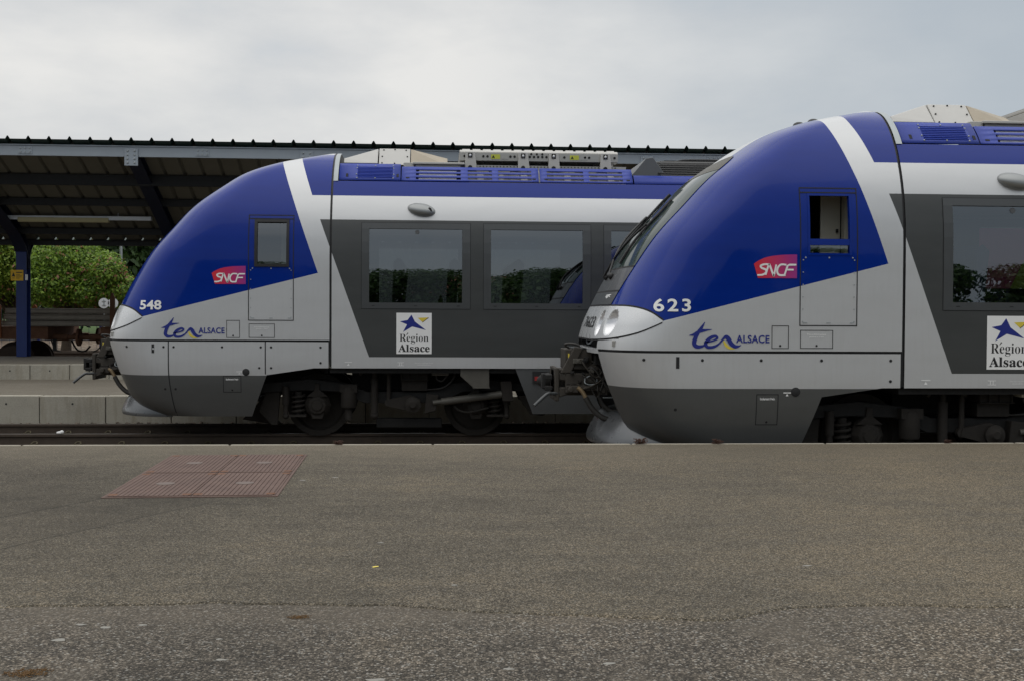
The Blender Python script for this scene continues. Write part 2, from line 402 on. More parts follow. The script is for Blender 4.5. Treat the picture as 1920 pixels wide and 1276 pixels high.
MAT['earth'] = m.bsdf(color=m.ramp(a * .6 + b * .4, [(.35, (.085, .062, .042)), (.5, (.14, .105, .075)), (.66, (.20, .165, .125))]), rough=.95, normal=m.bump(b, .8, .05))
m = NT('grass'); co = m.coord(); a = m.noise(co, .8, 5); b = m.noise(co, 30, 4)
MAT['grass'] = m.bsdf(color=m.ramp(a * .4 + b * .6, [(.35, (.035, .07, .012)), (.6, (.075, .14, .025))]), rough=.9)

def leaf_mat(name, dark, light, extra=None):
    m = NT(name); g = m.n('ShaderNodeNewGeometry'); rnd = m.x(g.outputs['Random Per Island']); n = m.noise(m.coord(), .55, 3)
    c = m.ramp(rnd * .6 + n * .4, [(.2, dark), (.55, tuple((a + b) / 2 for a, b in zip(dark, light))), (.85, light)])
    b = m.n('ShaderNodeBsdfPrincipled'); m.link(c, b.inputs['Base Color']); b.inputs['Roughness'].default_value = .55
    t = m.n('ShaderNodeBsdfTranslucent'); m.link(c, t.inputs[0]); mx = m.n('ShaderNodeMixShader'); mx.inputs[0].default_value = .35
    m.t.links.new(b.outputs[0], mx.inputs[1]); m.t.links.new(t.outputs[0], mx.inputs[2]); o = m.n('ShaderNodeOutputMaterial'); m.t.links.new(mx.outputs[0], o.inputs[0]); return m.m
MAT['leaf'] = leaf_mat('chestnut_leaf', (.055, .125, .012), (.30, .45, .05)); MAT['leafdark'] = leaf_mat('dark_leaf', (.018, .048, .010), (.06, .125, .022))
MAT['leafyellow'] = leaf_mat('light_leaf', (.075, .15, .014), (.38, .50, .06))
MAT['blossom'] = leaf_mat('pink_blossom', (.22, .10, .05), (.40, .19, .11))

def glass(name, refl, tint, rough=0.0):
    m = NT(name); gl = m.n('ShaderNodeBsdfGlossy'); gl.inputs['Roughness'].default_value = rough; gl.inputs[0].default_value = (.93, .97, 1, 1)
    co = m.coord(); nrm = m.bump(m.noise(m.scale(co, (1, 1, 2.2)), 1.6, 2), .05, .01); m.link(nrm, gl.inputs['Normal'])
    tr = m.n('ShaderNodeBsdfTransparent'); tr.inputs[0].default_value = (*tint, 1)
    lw = m.n('ShaderNodeLayerWeight'); lw.inputs[0].default_value = .35; f = (m.x(lw.outputs['Fresnel']) * .8 + refl).min(1.0)
    mx = m.n('ShaderNodeMixShader'); m.link(f, mx.inputs[0]); m.t.links.new(tr.outputs[0], mx.inputs[1]); m.t.links.new(gl.outputs[0], mx.inputs[2])
    o = m.n('ShaderNodeOutputMaterial'); m.t.links.new(mx.outputs[0], o.inputs[0]); return m.m
MAT['glass'] = glass('tinted_glass', .18, (.15, .165, .17)); MAT['glassnear'] = glass('tinted_glass_front', .15, (.48, .50, .50)); MAT['clear'] = glass('clear_glass', .15, (.36, .41, .40))
m = NT('windscreen'); MAT['windscreen'] = m.bsdf(color=(.030, .048, .042), rough=.06, spec=.12)

# ------------------------------------------------------------------ train surface
def pchip(xs, ys):
    xs = np.array(xs, float); ys = np.array(ys, float); h = np.diff(xs); dl = np.diff(ys) / h; mm = np.zeros_like(ys); mm[0] = dl[0]; mm[-1] = dl[-1]
    for i in range(1, len(xs) - 1):
        if dl[i - 1] * dl[i] > 0:
            w1 = 2 * h[i] + h[i - 1]; w2 = h[i] + 2 * h[i - 1]; mm[i] = (w1 + w2) / (w1 / dl[i - 1] + w2 / dl[i])
    def f(x):
        x = min(max(x, xs[0]), xs[-1]); i = min(max(int(np.searchsorted(xs, x)) - 1, 0), len(xs) - 2); t = (x - xs[i]) / h[i]
        return float((2 * t ** 3 - 3 * t ** 2 + 1) * ys[i] + (t ** 3 - 2 * t ** 2 + t) * h[i] * mm[i] + (-2 * t ** 3 + 3 * t ** 2) * ys[i + 1] + (t ** 3 - t ** 2) * h[i] * mm[i + 1])
    return f
WF = pchip([.2, .5, .8, 1.1, 2.4, 2.7, 3.01, 3.355, 3.6, 3.84, 3.95, 4.02, 4.06, 4.08], [1.33, 1.41, 1.46, 1.475, 1.475, 1.46, 1.41, 1.29, 1.155, .93, .75, .52, .26, 0])
XF = pchip([.25, .30, .35, .42, .54, .72, .96, 1.17, 1.345, 1.6, 1.83, 2.2, 2.55, 2.9, 3.2, 3.5, 3.7, 3.85, 3.95, 4.03, 4.08],
           [-2.42, -2.50, -2.62, -2.755, -2.885, -2.966, -3.066, -3.135, -3.176, -3.122, -3.019, -2.825, -2.604, -2.294, -2.014, -1.613, -1.301, -.897, -.486, -.12, .05])
LF = pchip([.2, 1.345, 2.2, 3.0, 4.1], [.95, 1.0, 1.058, .8, .4]); PE = 3.2
def lcor(z): return min(LF(z), max(-XF(z) * .97, .02))
def half(x, z):
    if x >= 0: return WF(z)
    xf = XF(z); L = lcor(z); g = min(max((xf + L - x) / L, 0), 1); return WF(z) * max(1 - g ** PE, 0) ** (1 / PE)
def front_x(y, z):
    t = min(abs(y) / max(WF(z), 1e-4), 1); return XF(z) + lcor(z) * (1 - (1 - t ** PE) ** (1 / PE))
def contour(z, n):
    """plan contour at height z from the side (x=xs) to the centre of the front, even spacing"""
    xf, L, W_ = XF(z), lcor(z), WF(z); ph = np.linspace(pi / 2, 0, 400); g = np.cos(ph) ** (2 / PE); s = np.sin(ph) ** (2 / PE)
    x = xf + L * (1 - g); y = W_ * s; a = np.concatenate([[0], np.cumsum(np.hypot(np.diff(x), np.diff(y)))]); q = np.linspace(0, a[-1], n)
    return np.interp(q, a, x), np.interp(q, a, y)

def on_side(vf, o=.004, side=-1):
    """2-D shapes (x,z) laid on the train's flank"""
    v, f = vf
    return [(float(x), side * (half(float(x), float(z)) + o), float(z)) for x, z in v], (f if side > 0 else f)
def decal(name, vf, mat, parent, o=.004, cut=None):
    v, f = vf; me = bpy.data.meshes.new(name); me.from_pydata([(float(a), 0, float(b)) for a, b in v], [], f)
    bm = bmesh.new(); bm.from_mesh(me)
    if cut:
        lo, hi = v[:, 0].min(), v[:, 0].max(); q = lo + cut
        while q < hi:
            bmesh.ops.bisect_plane(bm, geom=bm.verts[:] + bm.edges[:] + bm.faces[:], plane_co=(q, 0, 0), plane_no=(1, 0, 0)); q += cut
        lo, hi = v[:, 1].min(), v[:, 1].max(); q = lo + cut
        while q < hi:
            bmesh.ops.bisect_plane(bm, geom=bm.verts[:] + bm.edges[:] + bm.faces[:], plane_co=(0, 0, q), plane_no=(0, 0, 1)); q += cut
    for p in bm.verts: p.co.y = -(half(p.co.x, p.co.z) + o)
    for q in bm.faces:
        q.normal_update()
        if q.normal.y > 0: q.normal_flip()
    bm.to_mesh(me); bm.free(); return place(name, me, mat, parent)
def merge2d(*vfs):
    V = []; Fs = []; b = 0
    for v, f in vfs: V.append(np.array(v, float)); Fs += [tuple(b + i for i in q) for q in f]; b += len(v)
    return np.concatenate(V), Fs
def rect(x0, x1, z0, z1, nx=1, nz=1):
    v = [(x0 + (x1 - x0) * i / nx, z0 + (z1 - z0) * j / nz) for j in range(nz + 1) for i in range(nx + 1)]
    return np.array(v), [(j * (nx + 1) + i, j * (nx + 1) + i + 1, (j + 1) * (nx + 1) + i + 1, (j + 1) * (nx + 1) + i) for j in range(nz) for i in range(nx)]
def outline(x0, x1, z0, z1, t=.009):
    n = max(1, int((z1 - z0) / .06)); k = max(1, int((x1 - x0) / .06))
    return merge2d(rect(x0, x1, z0, z0 + t, k), rect(x0, x1, z1 - t, z1, k), rect(x0, x0 + t, z0 + t, z1 - t, 1, n), rect(x1 - t, x1, z0 + t, z1 - t, 1, n))
def disc2(cx, cz, r, n=14):
    return np.array([(cx + r * cos(2 * pi * k / n), cz + r * sin(2 * pi * k / n)) for k in range(n)]), [tuple(range(n))]

DOOR_WIN = (-1.005, -.56, 2.36, 2.985)
def nose_mesh(open_):
    """half of the nose in polar rows about the seam's foot, mirrored; the cab side window is cut out"""
    nth, nr = 90, 44; zb = 1.352; rows = []
    def rb(th):
        lo, hi = 0.0, 4.2
        for _ in range(50):
            mid = (lo + hi) / 2; x, z = -mid * cos(th), zb + mid * sin(th)
            if z < 4.079 and x > XF(z): lo = mid
            else: hi = mid
        return lo
    top = None
    for i in range(nth + 1):
        th = (pi / 2) * (i / nth); r = rb(th); row = []
        for j in range(nr + 1):
            t = j / nr; q = r * (1 - (1 - t) ** 2.3); x, z = -q * cos(th), zb + q * sin(th)
            row.append((x, 0.0 if j == nr else -half(x, z), z))
        rows.append(row)
    b = MB(); b.grid(rows); b.grid([[(x, -y, z) for x, y, z in r][::-1] for r in rows])
    me = bpy.data.meshes.new('nose_shell'); me.from_pydata(b.v, [], b.f); bm = bmesh.new(); bm.from_mesh(me)
    bmesh.ops.remove_doubles(bm, verts=bm.verts, dist=.0008)
    bmesh.ops.recalc_face_normals(bm, faces=bm.faces)
    c = max(bm.faces, key=lambda f: f.calc_center_median().y)
    c.normal_update()
    if c.normal.y < 0: bmesh.ops.reverse_faces(bm, faces=bm.faces)
    x0, x1, z0, z1 = DOOR_WIN
    for co, no in (((x0, 0, 0), (1, 0, 0)), ((x1, 0, 0), (1, 0, 0)), ((0, 0, z0), (0, 0, 1)), ((0, 0, z1), (0, 0, 1))):
        g = [f for f in bm.faces if -1.3 < f.calc_center_median().x < -.3 and 2.1 < f.calc_center_median().z < 3.3]
        es = {e for f in g for e in f.edges}; vs = {q for f in g for q in f.verts}
        bmesh.ops.bisect_plane(bm, geom=list(vs) + list(es) + g, plane_co=co, plane_no=no)
    for co, no in (((0, 0, 1.465), (0, 0, 1)), ((0, 0, 1.803), (0, 0, 1)), ((0, 1.2, 0), (0, 1, 0)), ((0, -1.2, 0), (0, 1, 0))):
        g = [f for f in bm.faces if f.calc_center_median().x < -2.6 and f.calc_center_median().z < 2.0]
        es = {e for f in g for e in f.edges}; vs = {q for f in g for q in f.verts}
        bmesh.ops.bisect_plane(bm, geom=list(vs) + list(es) + g, plane_co=co, plane_no=no)
    kill = []
    for f in bm.faces:
        q = f.calc_center_median()
        if x0 < q.x < x1 and z0 < q.z < z1 and abs(q.y) > .5: kill.append(f)
        # the coupler notch in the middle of the front and the band the headlight moulding fills
        elif q.x < -2.4 and abs(q.y) < .80 and 1.30 < q.z < 1.452: kill.append(f)
        elif q.x < -2.72 and abs(q.y) < 1.2 and 1.465 < q.z < 1.803: kill.append(f)
    bmesh.ops.delete(bm, geom=kill, context='FACES'); bm.to_mesh(me); bm.free(); return me

WIN0, PITCHW, NWIN, LEN = .437, 1.676, 6, 11.0
def train(name, label, X0, Y0, number, paint, near):
    T = empty(name, (X0, Y0, 0), label=label, cat='train')
    # --- saloon body: sides with window openings, roof deck, end wall, floor
    zs = [.97, 1.122, 1.4, 1.785, 1.868, 2.2, 2.55, 2.7, 2.885, 2.965, 3.01, 3.12, 3.24, 3.345, 3.45, 3.56]
    xs = [.03]; 
    for k in range(NWIN):
        a = WIN0 + k * PITCHW; xs += [a, a + .102, a + 1.379, a + 1.49]
    xs += [LEN]
    def isg(i, j):
        zm = (zs[i] + zs[i + 1]) / 2; xm = (xs[j] + xs[j + 1]) / 2; k = int((xm - WIN0) // PITCHW); a = WIN0 + k * PITCHW
        return 0 <= k < NWIN and a + .102 < xm < a + 1.379 and 1.868 < zm < 2.885
    b = MB(); P = [[(x, -WF(z), z) for x in xs] for z in zs]; b.grid(P, isg); b.grid([[(x, -y, z) for x, y, z in r][::-1] for r in P], lambda i, j: isg(i, len(xs) - 2 - j))
    b.add([(LEN, -WF(z), z) for z in zs] + [(LEN, WF(z), z) for z in zs[::-1]], [tuple(range(2 * len(zs)))])
    b.build('body_shell', paint, T, smooth=40)
    b = MB(); b.box(.03, LEN, -1.12, 1.12, 3.50, 3.56); b.build('roof_deck', MAT['roofgrey'], T)
    b = MB(); b.box(.0, LEN, -1.40, 1.40, .90, .965); b.build('underframe', MAT['gear'], T)
    # saloon lining seen through the glass
    b = MB(); b.box(.05, LEN - .05, -1.34, 1.34, 1.15, 1.19); b.build('saloon_floor', MAT['saloon'], T)
    b = MB(); b.box(.05, LEN - .05, -1.25, 1.25, 3.0, 3.04); b.box(.05, LEN - .05, -.75, -.35, 2.94, 2.998); b.box(.05, LEN - .05, .35, .75, 2.94, 2.998)
    b.build('saloon_ceiling', MAT['lampstrip'], T)
    b = MB(); b.box(-.02, .0, -1.25, 1.25, .98, 3.3); b.build('bulkhead', MAT['saloon'], T)
    for k in range(NWIN):
        for sd in (-1, 1):
            xc = WIN0 + k * PITCHW + .45
            for dx in (0, .78):
                b = MB(); yy = sd * .92; q = xc + dx
                b.prism([(q - .05, 1.6), (q + .05, 1.6), (q + .13, 2.42), (q + .05, 2.5), (q - .02, 2.44)], yy - .4, yy + .4); b.prism([(q - .42, 1.6), (q + .05, 1.6), (q + .05, 1.5), (q - .42, 1.54)], yy - .4, yy + .4)
                b.box(q - .25, q - .12, yy - .1, yy + .1, 1.19, 1.52)
                b.build('seat', MAT['seat'], T, smooth=40, bevel=.02)
    if near:
        b = MB(); b.box(.90, 2.2, -1.31, -1.30, 2.02, 2.66); b.build('poster', MAT['magenta'], T)
        b = MB(); b.prism([(1.24, 2.02), (1.44, 2.42), (1.9, 2.42), (1.9, 2.02)], -1.325, -1.312); b.build('poster', MAT['lime'], T)
    for k in range(NWIN):
        a = WIN0 + k * PITCHW
        for sd in ((-1, 1)):
            pts = lambda x0, x1, z0, z1, o: [(x, sd * (WF(z) + o), z) for z in (z0, z1) for x in (x0, x1)]
            b = MB(); g = [2.2, 2.55, 2.7]
            def strip(x0, x1, zr, o):
                b.grid([[(x0, sd * (WF(z) + o), z), (x1, sd * (WF(z) + o), z)] for z in zr])
            mids = [1.868, 2.2, 2.55, 2.7, 2.885]
            strip(a, a + .102, mids, .006); strip(a + 1.379, a + 1.49, mids, .006); strip(a, a + 1.49, [1.785, 1.868], .006); strip(a, a + 1.49, [2.885, 2.965], .006)
            # inner reveal
            for x_ in (a + .102, a + 1.379): b.grid([[(x_, sd * (WF(z) + .006), z), (x_, sd * (WF(z) - .035), z)] for z in mids])
            for z_ in (1.868, 2.885): b.grid([[(x_, sd * (WF(z_) + .006), z_), (x_, sd * (WF(z_) - .035), z_)] for x_ in (a + .102, a + 1.379)])
            fr = b.build('window', MAT['frame'], T, recalc=False)
            b = MB(); b.grid([[(a + .103, sd * (WF(z) - .012), z), (a + 1.378, sd * (WF(z) - .012), z)] for z in mids]); b.build('pane', MAT['glassnear' if near else 'glass'], fr, smooth=60)
            if sd < 0:
                for q in (.16, .74, 1.33):
                    b = MB(); b.box(a + q - .02, a + q + .02, -WF(1.82) - .009, -WF(1.82) - .004, 1.822, 1.830); b.build('latch_slot', MAT['line'], fr)
                if k == 0: decal('round_sticker', disc2(a + .76, 2.84, .03), MAT['darkplate'], fr, o=-.009)
                decal('frame_seam', outline(a - .006, a + 1.496, 1.779, 2.971, .006), MAT['line'], fr, .003)
    # --- nose
    place('nose_shell', nose_mesh(near), paint, T, smooth=60)
    zz = np.linspace(.98, 4.05, 60); b = MB(); P = [[(x, -(WF(z) + .004) if 0 else -(WF(z) - .018), z) for x in (-.004, .036)] for z in zz]
    b.grid(P); b.grid([[(x, -y, z) for x, y, z in r][::-1] for r in P]); b.build('seam_gasket', MAT['gasket'], T, smooth=60)
    b = MB(); zz = np.linspace(3.56, 4.06, 24); b.grid([[(x, -(WF(z) + (.012 if x > .03 else .004)), z) for x in (.026, .032, .085, .09)] for z in zz]); b.build('roof_joint_strip', MAT['galv'], T, smooth=60); b = MB(); b.grid([[(x, (WF(z) + (.012 if x > .03 else .004)), z) for x in (.09, .085, .032, .026)] for z in zz])
    b.build('roof_joint_strip', MAT['galv'], T, smooth=60)
    b = MB(); b.prism_x([(-WF(z) + .03, z) for z in np.linspace(3.5, 4.05, 14)] + [(WF(z) - .03, z) for z in np.linspace(4.05, 3.5, 14)], .04, .07); b.build('roof_bulkhead', MAT['roofgrey'], T)
    # --- headlight moulding
    NP = 150; rows = []; ts = np.linspace(0, 1, 37)
    zt_ = pchip([-3.02, -2.95, -2.86, -2.79, -2.70, -2.54], [1.812, 1.808, 1.793, 1.775, 1.742, 1.657]); zb_ = pchip([-3.1, -2.95, -2.755, -2.62, -2.54], [1.455, 1.482, 1.540, 1.606, 1.652])
    ztop = lambda x: zt_(x) if x > -3.02 else 1.812
    _x, _y = contour(1.63, 900); keep = _x <= -2.54; px_, py_ = _x[keep], _y[keep]
    idx = np.linspace(0, len(px_) - 1, NP).astype(int)
    H = [(.70, 1.628), (1.0, 1.634)]
    def band_pt(y0, xref, t):
        zb, zt = zb_(xref) if xref > -3.1 else 1.455, (zt_(xref))
        z = zb + (zt - zb) * t; W_ = WF(z)
        tt = min(y0 / WF(1.63), 1) ; y = tt * W_; x = front_x(y, z)
        dep = -.008
        for hy, hz in H:
            ry = .088 if hy < .8 else .105; q = ((y - hy) / ry) ** 2 + ((z - hz) / .135) ** 2
            if q < 1: dep = .10 * (1 - q) ** .8 + .004
        nx, ny = (-1, 0)
        if y0 > .9:
            k = min((y0 - .9) / .5, 1); nx, ny = -(1 - k), k; l = sqrt(nx * nx + ny * ny); nx, ny = nx / l, ny / l
            if dep > 0: nx, ny = -.9, .2
        if dep > 0: return (x + dep, y, z)
        return (x + nx * .008, y + ny * .008, z)
    P = [[band_pt(py_[i], px_[i], t) for t in ts] for i in idx]
    P2 = [[(x, -y, z) for x, y, z in r] for r in P]
    b = MB(); b.grid(P2 + P[::-1][1:]); fb = b.build('front_moulding', MAT['silverbright'], T, smooth=70, recalc=True)
    for hy, hz in H:
        for s_ in (-1, 1):
            ry = .088 if hy < .8 else .105; P_ = []
            for rr in np.linspace(0, .985, 12):
                row = []
                for k in range(33):
                    a_ = 2 * pi * k / 32; y = hy + ry * rr * cos(a_); z = hz + .135 * rr * sin(a_); row.append((front_x(y, z) + .10 * (1 - rr * rr) ** .8 + .0005 - .002 * 0, s_ * y, z))
                P_.append(row)
            b = MB(); b.grid(P_ if s_ > 0 else [r[::-1] for r in P_]); b.build('headlight', MAT['lens'], fb, smooth=180, recalc=True)
    # dark gap line round the moulding
    for key, off in (('t', .007), ('b', -.007)):
        b = MB(); row = []
        for i in idx:
            x0_, y0_ = px_[i], py_[i]; zc_ = (zt_(x0_) + .006) if key == 't' else ((zb_(x0_) if x0_ > -3.1 else 1.455) - .006)
            r_ = []
            for dz_ in (-.011, .011):
                z = zc_ + dz_; y = min(y0_ / WF(1.63), 1) * WF(z); x = front_x(y, z); k = min(max((y0_ - .7) / .6, 0), 1)
                r_.append((x - .0045 * (1 - k), -(y + .0045 * k), z))
            row.append(r_)
        b.grid(row); b.grid([[(x, -y, z) for x, y, z in r] for r in row]); b.build('moulding_seam', MAT['line'], T, smooth=60)
    # number on the front
    v, f = text2d('76' + number, .012); v = fit_box(v, -.50, .24, 1.575, 1.70)
    me = bpy.data.meshes.new('front_number'); me.from_pydata([(front_x(a_, c_) - .0125, -a_ if 0 else a_, c_) for a_, c_ in v], [], f)
    # seen from in front the reading direction is +y to the left of travel
    for p in me.vertices: p.co.y = -(p.co.y + .13) - .13 - .0 if 0 else p.co.y
    mn = place('front_number', me, MAT['black'], T)
    for p in mn.data.vertices:
        yy = -.26 - p.co.y; p.co.y = yy; p.co.x = front_x(yy, p.co.z) - .0125
    # coupler hatch under the moulding
    b = MB(); b.box(-2.98, -2.96, -.82, .82, 1.30, 1.46); b.box(-3.08, -2.95, -.83, -.80, 1.35, 1.455); b.box(-3.08, -2.95, .80, .83, 1.35, 1.455); b.build('coupler_hatch', MAT['gasket'], T)
    b = MB(); b.tube(catmull([(-3.06, .5, 1.43), (-3.08, .35, 1.39), (-3.08, .15, 1.385), (-3.06, 0, 1.43)]), .012, 8); b.build('hatch_cable', MAT['galv'], T, smooth=60)
    b = MB(); b.grid([[(front_x(y, 1.36) + dx_, y, z) for z, dx_ in ((1.354, .10), (1.352, .02), (1.346, .004), (1.302, .008), (1.297, .1))] for y in np.linspace(-.83, .83, 30)]); b.build('front_lip', MAT['silver'], T, smooth=60)
    # --- dark mask, windscreen, visor
    yb = pchip([1.83, 2.0, 2.2, 2.6, 3.1, 3.3, 3.42, 3.5], [.80, .835, .875, .925, .945, .92, .84, .70])
    def patch(z0, z1, n, yk=1.0, o=.008, ny=26):
        return [[(front_x(yb(z) * yk * t, z) - o, yb(z) * yk * t, z) for t in np.linspace(-1, 1, ny)] for z in np.linspace(z0, z1, n)]
    b = MB(); b.grid(patch(1.832, 1.975, 5)); b.build('lower_mask', MAT['darkplate'], T, smooth=60)
    b = MB(); b.grid(patch(1.985, 2.235, 8)); b.build('upper_mask', MAT['darkplate'], T, smooth=60)
    b = MB(); b.grid(patch(1.97, 1.99, 2, o=.0085)); b.grid(patch(2.235, 2.255, 2, o=.0085)); b.build('mask_seam', MAT['line'], T)
    b = MB(); b.grid([[(front_x(yb(z) * .42 * k, z) - .0105, yb(z) * .42 * k, z) for k in (-1, -.985)] for z in np.linspace(1.99, 2.23, 6)]); b.build('mask_joint', MAT['silver'], T)
    ws = MB(); ws.grid(patch(2.25, 3.30, 34)); wso = ws.build('windscreen', MAT['windscreen'], T, smooth=60)
    b = MB(); b.grid(patch(3.295, 3.47, 8, o=.012)); b.build('windscreen_visor', simple('visor', (.05, .045, .03), .5), T, smooth=60)
    if near:
        v, f = text2d('agc', .03, .3); v = fit_box(v, .42, .66, 1.90, 1.945)
        me = bpy.data.meshes.new('front_lettering'); me.from_pydata([(front_x(-1.08 + a_, c_) - .011, -(1.08 - a_), c_) for a_, c_ in v], [], f)
        for p in me.vertices: p.co.y = -1.08 - p.co.y; p.co.x = front_x(p.co.y, p.co.z) - .0115
        place('front_lettering', me, MAT['white'], T)
    for (yy0, z0, yy1, z1) in ((-.12, 2.16, .62, 2.9), (.25, 2.16, -.25, 2.75)):
        b = MB(); P_ = [(front_x(yy0 + (yy1 - yy0) * t, z0 + (z1 - z0) * t) - .055 - .03 * sin(pi * t), yy0 + (yy1 - yy0) * t, z0 + (z1 - z0) * t) for t in np.linspace(0, 1, 9)]
        b.tube(P_, .014, 8); b.ellipsoid((P_[0][0] + .03, P_[0][1], P_[0][2]), (.035, .04, .04), 12, 8)
        a_, c_ = yy1, z1; bl_ = [(front_x(a_, c_ + t) - .03, a_ + .0 * t, c_ + t) for t in np.linspace(-.45, .28, 9)]
        b.tube(bl_, .016, 6); b.build('wiper', MAT['gasket'], T, smooth=60)
    # --- flanks below the seam
    for sd in (-1, 1):
        rows = []; 
        for z in np.concatenate([np.linspace(1.325, .5, 14), np.linspace(.44, .30, 5)]):
            cx, cy = contour(z, 40); row = [(x, y) for x, y in zip(np.linspace(-.012, XF(z) + lcor(z), 36)[:-1], [WF(z)] * 35)]
            yl = .84
            row += [(x, y) for x, y in zip(cx, cy) if y > yl]
            xe = front_x(yl, z); row = [p for p in row]; 
            # resample so that every row has as many points
            a_ = np.array(row + [(xe, yl)]); l = np.concatenate([[0], np.cumsum(np.hypot(*np.diff(a_, axis=0).T))]); 
            tq = np.concatenate([np.linspace(0, l[-1] * .6, 16)[:-1], np.linspace(l[-1] * .6, l[-1], 34)])
            rows.append([(float(np.interp(q, l, a_[:, 0])), sd * float(np.interp(q, l, a_[:, 1])), float(z)) for q in tq])
        b = MB(); b.grid(rows); me = bpy.data.meshes.new('side_skirt'); me.from_pydata(b.v, [], b.f); bm = bmesh.new(); bm.from_mesh(me)
        bmesh.ops.recalc_face_normals(bm, faces=bm.faces); f0 = min(bm.faces, key=lambda q: abs(q.calc_center_median().x + .5)); 
        if f0.normal.y * sd < 0: bmesh.ops.reverse_faces(bm, faces=bm.faces)
        sl_ = Vector((.549, 0, -.203)).normalized()
        for co, no in (((-.85, 0, .875), tuple(sl_)), ((-.85, 0, .875), (-.147, 0, 1)), ((0, 0, .97), (0, 0, 1))):
            bmesh.ops.bisect_plane(bm, geom=bm.verts[:] + bm.edges[:] + bm.faces[:], plane_co=co, plane_no=no)
        kill = []
        for q in bm.faces:
            c = q.calc_center_median()
            if (c.x + .85) * .549 - (c.z - .875) * .203 > 0 and c.z < min(.97, .875 + .147 * (c.x + .85)): kill.append(q)
        bmesh.ops.delete(bm, geom=kill, context='FACES'); bm.to_mesh(me); bm.free()
        sk = place('side_skirt', me, paint, T, smooth=50, solid=0)
        if sd > 0: continue
        seams = [] if near else [(-2.17, -2.085), (-.868, -.868)]
        for i, (xt, xb) in enumerate(seams):
            z1_ = .31 if i == 0 else .885
            pts_ = [(xt + (xb - xt) * max(0, (.95 - z) / .65) ** 1.5, z) for z in np.linspace(1.325, z1_, 20)]
            decal('panel_seam', ribbon(pts_, [.014]), MAT['line'], sk, .003)
        bolts = [(-2.72, 1.255), (-2.12, 1.255), (-1.50, 1.255), (-.86 if near else -.96, 1.255), (-.12, 1.255), (-.12, 1.04)]
        if not near: bolts = [(-2.75, 1.252), (-2.235, 1.252), (-2.10, 1.252), (-1.45, 1.252), (-.93, 1.252), (-.79, 1.252), (-.12, 1.252), (-.95, .97), (-.79, .97), (-.12, 1.04), (-2.22, .68), (-2.08, .68)]
        else: bolts += [(-2.39, .74)]
        for bx_, bz_ in bolts: decal('bolt_hole', disc2(bx_, bz_, .016), MAT['line'], sk, .003)
        decal('jacking_slot', rect(-2.395, -2.36, 1.17, 1.29, 1, 3), MAT['line'], sk, .003)
        if not near: decal('slot_latch', rect(-2.385, -2.362, 1.215, 1.24), MAT['silver'], sk, .005)
        hz_ = .93 if near else .915
        b = MB(); b.lathe([(.045, 0), (.05, .003), (.036, .006), (.034, .05)], (-1.13, -WF(hz_) - .004, hz_), 'y', 20); b.build('round_socket', MAT['line'], sk, smooth=40)
        hb = (-1.545, -1.31, .58, .905) if near else (-1.44, -1.195, .635, .865)
        ho = decal('brake_hatch', outline(*hb, .008), MAT['line'], sk, .003)
        v, f = text2d('Isolement frein', .02); decal('hatch_lettering', (fit_box(v, hb[0] + .04, hb[1] - .04, hb[3] - .062, hb[3] - .035), f), MAT['white'], sk, .004)
        decal('hatch_lock', disc2((hb[0] + hb[1]) / 2, hb[2] + .03, .012), MAT['line'], sk, .004)
        decal('lifting_mark', merge2d(rect(-1.26, -1.18, .915, .925), (np.array([(-1.22, .91), (-1.235, .885), (-1.205, .885)]), [(0, 1, 2)])), MAT['white'], sk, .004)
    b = MB(); yq = -1.156; xq_ = front_x(1.156, 1.415); b.box(xq_ - .022, xq_ + .012, yq - .018, yq + .01, 1.385, 1.45); b.build('marker_bracket', MAT['steel'], T, bevel=.004)
    # horizontal gap above the skirts
    b = MB(); rows = []
    for z in (1.322, 1.356):
        cx, cy = contour(1.34, 60); rows.append([(x, -1.457, z) for x in np.linspace(-.01, XF(1.34) + lcor(1.34), 10)[:-1]] + [(x + .02, -(y - .018), z) for x, y in zip(cx, cy) if y > .84])
    b.grid(rows); b.grid([[(x, -y, z) for x, y, z in r] for r in rows]); b.build('skirt_gap', MAT['gasket'], T, smooth=60)
    # sill: dark grey skirt behind the leading bogie
    b = MB(); ws_ = lambda z: -WF(z) + .012
    b.grid([[(2.57 + (.94 - z) * .40 if c == 0 else c, ws_(z), z) for c in (0, 2.95, 3.4, 6, LEN - .2)] for z in (.965, .8, .6, .33)]); b.grid([[(c if c else 2.57 + (.94 - z) * .40, -ws_(z), z) for c in (0, 2.95, 3.4, 6, LEN - .2)] for z in (.965, .8, .6, .33)])
    rs = b.build('rear_skirt', simple('dark_skirt', GREY, .45, var=.15), T, smooth=50)
    b = MB(); y_ = -WF(.85) + .0
    b.box(2.80, 3.06, y_ - .002, y_ + .01, .77, .93); b.build('gauge_recess', MAT['gasket'], rs)
    for q in (2.83, 2.95):
        b = MB(); b.box(q, q + .09, y_ - .006, y_ - .0025, .80, .86); b.build('gauge_window', MAT['red'], rs)
    # --- flank markings
    def dx(n, vf, mt, o=.0045, cut=None): return decal(n, vf, MAT[mt], T, o, cut)
    v, f = text2d(number, .022 if near else .028, 0, 1.25 if near else 1.02)
    nb = (-2.62, -2.245, 1.755, 1.890) if near else (-2.565, -2.262, 1.755, 1.882)
    dx('fleet_number', (fit_box(v, *nb), f), 'white', .006, .035)
    # regional lettering: brush strokes
    def nrm(P): return [(-2.263 + (px - 148) / (655 - 148) * .553, 1.650 - (py - 738) / (985 - 738) * .280) for px, py in P]
